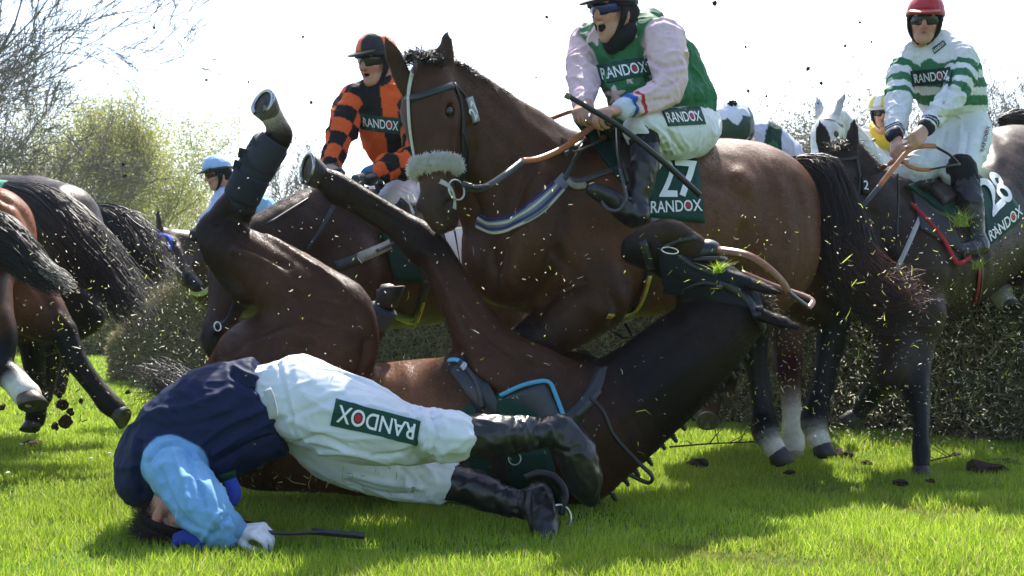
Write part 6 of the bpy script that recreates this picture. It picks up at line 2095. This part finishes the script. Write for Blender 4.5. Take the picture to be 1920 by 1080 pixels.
# =========================================================== the fallen jockey in front
RF = empty('person', P(330, 1030, 3.6), 'fallen jockey curled head down on the grass in navy and light blue', 'person')
NAVY = np.array((.009, .018, .062)); SKY = np.array((.20, .42, .72))
c = P(322, 975, 3.70); fw, up = np.array((.86, -.35, -.30)), np.array((-.22, .05, -.97))
B = Body(.0055)
q, ax = head_prims(B, c, fw, up, hair=(.018, .012, .009))
B.chain([[*q(0, -.03, -.03), .056], [*q(-.0, -.04, -.13), .062], [*P(290, 890, 3.76), .07]], k=.03, col=SK, world=True)
B.chain([(300, 870, 3.78, 60), (400, 790, 3.82, 66), (520, 745, 3.85, 56)], k=.03, col=SK)
B.chain([(330, 880, 3.6, 30), (395, 985, 3.5, 24), (448, 1000, 3.55, 16)], k=.02, col=SK)
hand_prims(B, P(446, 1000, 3.55), P(475, 996, 3.52) - P(446, 1000, 3.55), (.1, .35, -1), 1, .85, np.array((.62, .62, .66)), 1.1)
B.chain([(290, 900, 3.9, 28), (360, 980, 3.95, 22), (430, 985, 3.8, 15)], k=.02, col=SK)
hand_prims(B, P(432, 985, 3.8), P(462, 985, 3.72) - P(432, 985, 3.8), (.1, -.2, -1), -1, .85, np.array((.03, .03, .035)), 1.05)
body_mesh(B, RF)
hair_c = np.array(q(0, -.02, .03))
n = 2600
d = rng.normal(size=(n, 3)); d /= np.linalg.norm(d, axis=1)[:, None]
r_, f_, u_ = ax
d = d[(d @ u_ > -.7) & (d @ f_ < .72)]
p0 = hair_c + (np.outer(d @ r_, r_) * .078 + np.outer(d @ f_, f_) * .098 + np.outer(d @ u_, u_) * .098)
tt = np.linspace(0, 1, 5)
PT = p0[:, None, :] + (d[:, None, :] * .5 - f_ * .35 + rng.normal(size=(len(d), 1, 3)) * .35) * (.035 * tt)[None, :, None]
strands('hair', PT, .0011 * np.linspace(1, .3, 5), np.array((.02, .013, .009)) * (.6 + rng.random((len(d), 1))), M_HAIR, RF)
S = Soup(); ribbon(S, [q(.085 * math.sin(t), -.005 + .104 * math.cos(t), .012) for t in np.linspace(0, 6.283, 36)], [norm(math.sin(t) * r_ + math.cos(t) * f_) for t in np.linspace(0, 6.283, 36)], .035, .004, (.012, .010, .010)); S.build('goggle_strap', M_CLOTH, RF)
arm = [(322, 868, 3.66, 52), (350, 908, 3.58, 52), (384, 958, 3.50, 47), (412, 996, 3.49, 34), (442, 1000, 3.54, 22)]
arm2 = [(280, 880, 3.95, 44), (330, 950, 3.98, 36), (385, 985, 3.92, 28), (432, 985, 3.82, 18)]
B = Body(.0065)
B.chain([(540, 742, 3.85, 82), (495, 748, 3.84, 80), (460, 765, 3.83, 88), (395, 790, 3.81, 100), (315, 845, 3.79, 84), (268, 895, 3.77, 54)], k=.05, col=NAVY)
B.chain([(290, 850, 3.7, 46), (268, 905, 3.72, 40)], k=.04, col=NAVY)
B.chain([(400, 830, 3.78, 74), (470, 815, 3.8, 60), (520, 806, 3.8, 50)], k=.05, col=NAVY)
B.half(P(500, 735, 3.84), (.93, 0, .36), k=.006)
B.chain(arm, k=.022, col=SKY); B.chain(arm2, k=.022, col=SKY)
JF, bjF = garment('silks', B, RF, M_CLOTH, None, (.009, 7., None), seed=12., folds=[([(438, 690), (470, 706), (504, 716)], 5, .010), ([(436, 704), (470, 724), (500, 735)], 5, -.009), ([(262, 830), (255, 880), (268, 925)], 6, -.010),
    ([(300, 770), (360, 760), (430, 730)], 7, .006), ([(320, 800), (390, 790), (470, 760)], 6, -.006), ([(400, 850), (450, 820), (510, 790)], 6, .009), ([(410, 866), (460, 838), (515, 815)], 5, -.009), ([(372, 838), (420, 800), (490, 770)], 5, .006),
    ([(276, 866), (302, 836), (342, 832), (366, 858)], 4, -.010), ([(328, 850), (345, 900), (356, 955)], 6, .008), ([(350, 852), (370, 900), (384, 950)], 5, -.008), ([(300, 880), (318, 930), (350, 980)], 5, -.007), ([(392, 905), (404, 950), (412, 990)], 6, .007),
    ([(396, 1008), (412, 990), (428, 968)], 4, -.008), ([(380, 1014), (396, 985), (412, 960)], 4, .006), ([(330, 960), (360, 985), (395, 1000)], 5, -.005)])
B = Body(.007)
B.chain([(424, 985, 3.5, 30), (446, 1000, 3.54, 23)], k=.02, col=SKY * .7); garment('cuff', B, RF, M_CLOTH, None, (.004, 12., None), base=(.16, .34, .58))
S = Soup()
S.add(*lay_grid(bjF, [(410, 890), (440, 880), (442, 905), (418, 912)], 5, 4, .006, 3.7), col=GREEN_D)
S.build('sponsor_patch', M_MARK, JF)
S = Soup()
ribbon(S, catmull([P(432, 900, 3.62), P(440, 925, 3.6), P(432, 945, 3.6)], 5), np.tile((.3, -.9, 0), (11, 1)), .045, .01, (.03, .06, .35))
ribbon(S, catmull([P(325, 1015, 3.55), P(355, 1005, 3.5), P(385, 1022, 3.46)], 5), np.tile((-.2, -.8, .5), (11, 1)), .05, .012, (.02, .05, .32))
S.build('scarf', M_CLOTH, RF)
near_leg = [(566, 750, 3.84, 74), (616, 768, 3.78, 78), (672, 790, 3.75, 74), (745, 812, 3.73, 60), (815, 818, 3.71, 50), (850, 818, 3.71, 47)]
far_leg = [(576, 784, 3.95, 66), (640, 845, 3.98, 62), (720, 880, 3.97, 54), (788, 896, 3.95, 48), (826, 898, 3.95, 45)]
B = Body(.007)
B.chain([(478, 742, 3.84, 54), (512, 742, 3.84, 62), (560, 748, 3.84, 76)], k=.04, col=WB); B.chain(near_leg, k=.04, col=WB); B.chain(far_leg, k=.03, col=WB)
def colBF(V, B):
    C = np.tile(WB * np.array((.95, .98, 1.02)), (len(V), 1)); px, py = PX(V)
    n1 = vnoise(V * 22); n2 = vnoise(V * 9 + 3)
    st = np.clip(1 - np.hypot((px - 790) / 45, (py - 850) / 18), 0, 1) * (n1 > .35) + np.clip(1 - np.hypot((px - 775) / 40, (py - 905) / 26), 0, 1) * .7 * (n1 > .4)
    st = np.clip(st * 1.6, 0, 1)[:, None] * .75
    C = C * (1 - st) + np.array((.22, .26, .06)) * st
    return C * (.94 + .1 * n2)[:, None]
BRF, bbF = garment('breeches', B, RF, M_NYLON, colBF, (.008, 9., (1, .1, -.2)), seed=21., folds=[([(770, 764), (782, 800), (777, 852)], 4, -.009), ([(788, 768), (800, 810), (793, 856)], 5, .009), ([(810, 772), (818, 815), (811, 862)], 4, -.009), ([(826, 772), (836, 815), (828, 864)], 5, .007),
    ([(556, 832), (600, 818), (645, 838)], 5, -.008), ([(600, 848), (660, 850), (730, 868)], 5, .007), ([(520, 676), (534, 740), (548, 810)], 2.5, -.006), ([(530, 676), (545, 740), (560, 812)], 3, .004), ([(640, 698), (720, 732), (790, 768)], 2.5, -.004),
    ([(520, 790), (570, 770), (640, 740)], 6, -.005), ([(700, 855), (750, 850), (800, 830)], 4, -.006), ([(660, 890), (720, 905), (790, 915)], 6, .008), ([(650, 905), (710, 925), (770, 930)], 5, -.008), ([(755, 880), (775, 905), (770, 935)], 4, -.008)])
# the writing is upside down in the photograph: its top-left corner is at the lower right
randox(bbF, [(781, 834), (620, 797), (631, 749), (789, 790)], BRF, dflt=3.7, pad=(.05, .17))
S = Soup(); ribbon(S, catmull([P(500, 730, 3.52), P(508, 752, 3.51), P(513, 785, 3.52)], 4), np.tile((0, -1, .1), (9, 1)), .03, .006, (.45, .47, .52)); S.build('waist_tab', M_CLOTH, BRF)
boot(RF, [(846, 816, 3.72, 40), (920, 818, 3.75, 41), (985, 814, 3.79, 33), (1040, 810, 3.82, 28)], [(1056, 803, 3.82, 27), (1078, 845, 3.83, 38), (1094, 895, 3.84, 34), (1104, 930, 3.85, 20)], (0, -1, 0), folds=[([(968, 782), (958, 815), (968, 848)], 4, -.006), ([(990, 782), (980, 812), (992, 845)], 4, .006), ([(1012, 784), (1004, 812), (1018, 842)], 4, -.007), ([(1030, 800), (1042, 826), (1060, 838)], 4, .005), ([(870, 780), (872, 820), (866, 855)], 2, -.004), ([(1038, 838), (1062, 846), (1090, 838)], 3, -.004)])
boot(RF, [(808, 893, 3.95, 36), (885, 915, 3.94, 35), (945, 938, 3.93, 28), (985, 948, 3.92, 25)], [(1008, 930, 3.9, 26), (1018, 970, 3.86, 30), (1026, 1010, 3.80, 22)], (0, -1, 0), folds=[([(930, 912), (925, 940), (935, 962)], 4, -.006), ([(950, 915), (945, 942), (955, 968)], 4, .006), ([(970, 922), (966, 945), (976, 970)], 4, -.007), ([(995, 915), (992, 960), (998, 1000)], 3, -.005)])

# ------------------------------------------------------------------ whips
def whip(pts, label, r0=.011, r1=.005, flap=True, grip=(.02, .02, .02), name='whip'):
    root = empty(name, P(*pts[0]), label, 'whip')
    C = catmull([P(*p) for p in pts], 6)
    S = Soup(); S.tube(C, np.linspace(r0, r1, len(C)), 8, (.014, .014, .016)); S.build('shaft', M_LEATH, root)
    S = Soup(); S.tube([C[0] - norm(C[1] - C[0]) * .005, C[0] + (C[1] - C[0]) * .9], r0 * 1.35, 8, grip); S.build('grip', M_LEATH, root)
    if flap:
        S = Soup(); e = C[-1]; d = norm(C[-1] - C[-2]); ribbon(S, [e - d * .12, e - d * .02, e + d * .06], [(0, -1, .1)] * 3, .022, .006, (.02, .02, .023)); S.build('flap', M_LEATH, root)
    return root
whip([(1062, 178, 4.36), (1110, 206, 4.37), (1165, 240, 4.42), (1240, 300, 4.45), (1312, 366, 4.5)], 'black padded whip held across the shouting jockey by his boot', .0105, .0135, grip=(.16, .15, .11), flap=False)
whip([(470, 996, 3.53), (540, 1000, 3.5), (600, 998, 3.48), (650, 1002, 3.46)], 'black whip lying in the grass from the fallen jockey hand', .008, .005)
# ------------------------------------------------------------------ things thrown up and lying about
rng = np.random.default_rng(23)


def flakes(n, xr, yr, dr, ln, w, c0, c1):
    px = rng.uniform(*xr, n); py = rng.uniform(*yr, n); d = rng.uniform(*dr, n)
    cen = np.array([P(a, b, c_) for a, b, c_ in zip(px, py, d)])
    cen = cen[cen[:, 2] > .03]; n = len(cen)
    a = rng.normal(size=(n, 3)); a[:, 1] *= .5; a /= np.linalg.norm(a, axis=1)[:, None]
    b = np.cross(a, rng.normal(size=(n, 3))); b /= np.linalg.norm(b, axis=1)[:, None]
    l = np.exp(rng.normal(size=(n, 1)) * .55) * .62 * ln
    k = np.cross(a, b) * l * rng.normal(size=(n, 1)) * .18
    bw = b * w * rng.uniform(.6, 1.2, (n, 1))
    V = np.stack([cen - a * l / 2 - bw / 2 + k, cen - bw / 2 - k, cen + a * l / 2 + k, cen + bw / 2 - k, cen - a * l / 2 + bw / 2 + k], 1)
    V = V.reshape(-1, 3)
    F = np.arange(n)[:, None] * 5
    F = np.concatenate([F + [0, 1, 3], F + [0, 3, 4], F + [1, 2, 3]])
    t = rng.random((n, 1))
    return V, F, np.repeat(np.array(c0) * (1 - t) + np.array(c1) * t, 5, 0)


def merge(parts):
    V, F, C, o = [], [], [], 0
    for (v, f, c) in parts: V.append(v); F.append(f + o); C.append(c); o += len(v)
    return np.concatenate(V), np.concatenate(F), np.concatenate(C)


YGc = ((.42, .50, .04), (.70, .72, .16)); PALE = ((.50, .47, .32), (.80, .78, .62)); DARK = ((.03, .025, .02), (.07, .055, .04))
V, F, C = merge([flakes(480, (1220, 1920), (380, 800), (4.2, 6.6), .026, .0036, *YGc), flakes(1100, (1250, 1920), (400, 840), (4.5, 6.6), .016, .0042, *PALE),
                 flakes(2000, (1380, 1920), (540, 830), (5.2, 6.7), .018, .0048, *PALE), flakes(120, (80, 420), (430, 720), (4.6, 7), .022, .0035, *YGc), flakes(800, (30, 430), (430, 760), (4.6, 7), .016, .0042, *PALE),
                 flakes(420, (250, 420), (500, 700), (5.5, 8), .02, .005, *DARK), flakes(300, (440, 1250), (320, 820), (3.7, 4.2), .014, .003, *PALE), flakes(60, (440, 1250), (320, 900), (3.6, 4.2), .02, .003, *YGc),
                 flakes(140, (450, 800), (850, 940), (3.75, 3.95), .03, .003, (.25, .28, .06), (.5, .45, .15)), flakes(160, (60, 160), (680, 800), (5, 6), .018, .006, *DARK), flakes(60, (1320, 1420), (190, 290), (6, 6.2), .025, .003, *PALE),
                 flakes(45, (1200, 1430), (430, 560), (4.0, 4.2), .02, .0026, *YGc)])
o = link('flying_grass', np_mesh('flying_grass', V, F, False, C), M_GRASS)
tag(o, 'grass cuttings and spruce needles flying through the air round the horses', 'flying grass', kind='stuff')

# clods of turf in the air
ico = bmesh.new(); bmesh.ops.create_icosphere(ico, subdivisions=2, radius=1.)
iv2 = np.array([v.co[:] for v in ico.verts]); if2 = np.array([[v.index for v in q.verts] for q in ico.faces]); ico.free()
M_SOIL = mat('soil', (.035, .026, .018), rough=.95, spec=.1, noise=(50, .5, 1.5), bump=(70, .6, .01))


def clod(p, r, label, cat='clod', group=None, flat=1., name='turf_clod', sd=0):
    s = iv2 * (1 + .9 * (vnoise(iv2 * 2.1 + sd) - .5)[:, None]) * np.array((1.2, .9, flat)) * r
    o = bpy.data.objects.new(name, np_mesh(name, s, if2, False)); COL.objects.link(o)
    o.data.materials.append(M_SOIL); o.location = [float(x) for x in p]
    o.rotation_euler = tuple(rng.uniform(0, 6, 3)) if flat == 1. else (0, 0, float(rng.uniform(0, 6)))
    return tag(o, label, cat, group)


LC = 'small dark clod of turf flying through the air'
for i, (px, py, r) in enumerate([(289, 52, .006), (568, 69, .006), (466, 154, .005), (387, 150, .006), (1025, 32, .007), (1005, 145, .005), (583, 192, .006), (1515, 129, .008), (1540, 156, .008), (1612, 42, .006), (1585, 86, .007),
                                (1403, 171, .007), (1437, 180, .005), (231, 308, .007), (234, 330, .006), (1340, 6, .009), (1398, 88, .005), (1634, 79, .005), (1517, 210, .005)]):
    clod(P(px, py, rng.uniform(4.2, 5.2)), r, LC, group='clods in the air', sd=i)
for i, (px, py, d, r) in enumerate([(118, 758, 5.4, .026), (124, 790, 5.4, .034), (131, 772, 5.35, .020), (112, 740, 5.4, .016), (152, 752, 5.4, .014), (104, 800, 5.4, .018), (178, 708, 5.5, .012), (5, 764, 5.3, .014), (240, 735, 5.5, .012)]):
    clod(P(px, py, d), r, 'dark lump of soil kicked up beside the left hind hooves', group='soil kicked up at left', sd=i + 40)
for i, (px, py, r, lb) in enumerate([(1310, 868, .055, 'dark divot of soil on the grass under the plaited neck'), (1850, 880, .10, 'large torn clod of turf on the grass at right'), (1890, 868, .05, 'smaller torn clod beside the large one at right'),
                                    (1795, 852, .03, 'small clod on the grass behind the planted foreleg'), (1580, 850, .06, 'clod of earth thrown up behind the white pasterned hoof'), (1690, 905, .03, 'crumb of soil in front of the planted foreleg'),
                                    (60, 832, .05, 'dark divot under the standing hind hoof at left'), (1625, 868, .028, 'small crumb of earth left of the planted foreleg'), (1745, 902, .022, 'crumb of earth at the foot of the planted foreleg'), (1480, 885, .024, 'small clod under the nearer white pastern')]):
    d = gd(py + 4)
    clod(P(px, py, d), r, lb, flat=.45, name='divot', sd=i + 80)


def tuft(p, n, h, label, out=.6, name='grass_tuft'):
    root = empty(name, p, label, 'grass tuft')
    X = np.full(n, p[0]) + rng.normal(size=n) * h * .2; Y = np.full(n, p[1]) + rng.normal(size=n) * h * .2
    V, F, C = blades(X, Y, h * rng.uniform(.5, 1.2, n), .005, grass_cols(n), out, z0=np.full(n, p[2]))
    link('blades', np_mesh('blades', V, F, False, C), M_GRASS, root)
    return root


tuft(P(1802, 425, 5.5), 60, .10, 'clump of torn grass stuck on the boot of the hooped rider', 1.4)
tuft(P(1832, 505, 5.55), 26, .06, 'smaller clump of grass under the stirrup at right', 1.4)
tuft(P(1345, 512, 4.06), 60, .045, 'torn grass stuck to the head of the fallen horse', 2.4)
tuft(P(1595, 846, 5.9), 120, .11, 'long grass tuft thrown up behind the right hind hoof', 1.0)
tuft(P(1838, 858, 5.75), 70, .10, 'sparse tall tuft by the torn clod at right', 1.0)


def stick(pts, label, r=.006, twigs=3):
    root = empty('branch', P(*pts[0]), label, 'branch')
    S = Soup(); A = catmull([P(*p) for p in pts], 5)
    S.tube(A, np.linspace(r, r * .5, len(A)), 6, (.09, .065, .045))
    for k in range(twigs):
        i = rng.integers(2, len(A) - 1); d = norm(A[i] - A[i - 1] + rng.normal(size=3) * .5); d[2] = abs(d[2])
        S.tube([A[i], A[i] + d * .08, A[i] + d * .15 + rng.normal(size=3) * .02], [r * .5, r * .4, r * .2], 4, (.09, .065, .045))
    S.build('twigs', M_TWIG, root)


stick([(1255, 838, 6.2), (1330, 832, 6.15), (1425, 828, 6.1)], 'thin bare branch lying on the grass below the hidden hooves', .007, 8)
stick([(1725, 868, 5.6), (1770, 858, 5.65), (1800, 852, 5.7)], 'short pale twig on the grass right of the planted foreleg', .006, 4)
stick([(1885, 862, 5.6), (1920, 872, 5.5)], 'short dark stick at the right edge of the grass', .008, 2)
stick([(1108, 660, 6.9), (1112, 600, 6.9), (1120, 575, 6.9)], 'bare upright twig before the fence between neck and girth', .006, 5)
for i, (px, py) in enumerate([(15, 898), (170, 870), (205, 860), (80, 860), (230, 838), (40, 842), (1500, 820), (1440, 850), (1690, 830), (1860, 850)]):
    o = clod(P(px, py, gd(py)) + np.array((0, 0, .03)), .010, 'tiny white scrap lying in the short grass', 'scrap', 'white scraps in the grass', .5, 'scrap', i)
    o.data.materials.clear(); o.data.materials.append(mat('white_scrap', (.7, .7, .66), rough=.8))
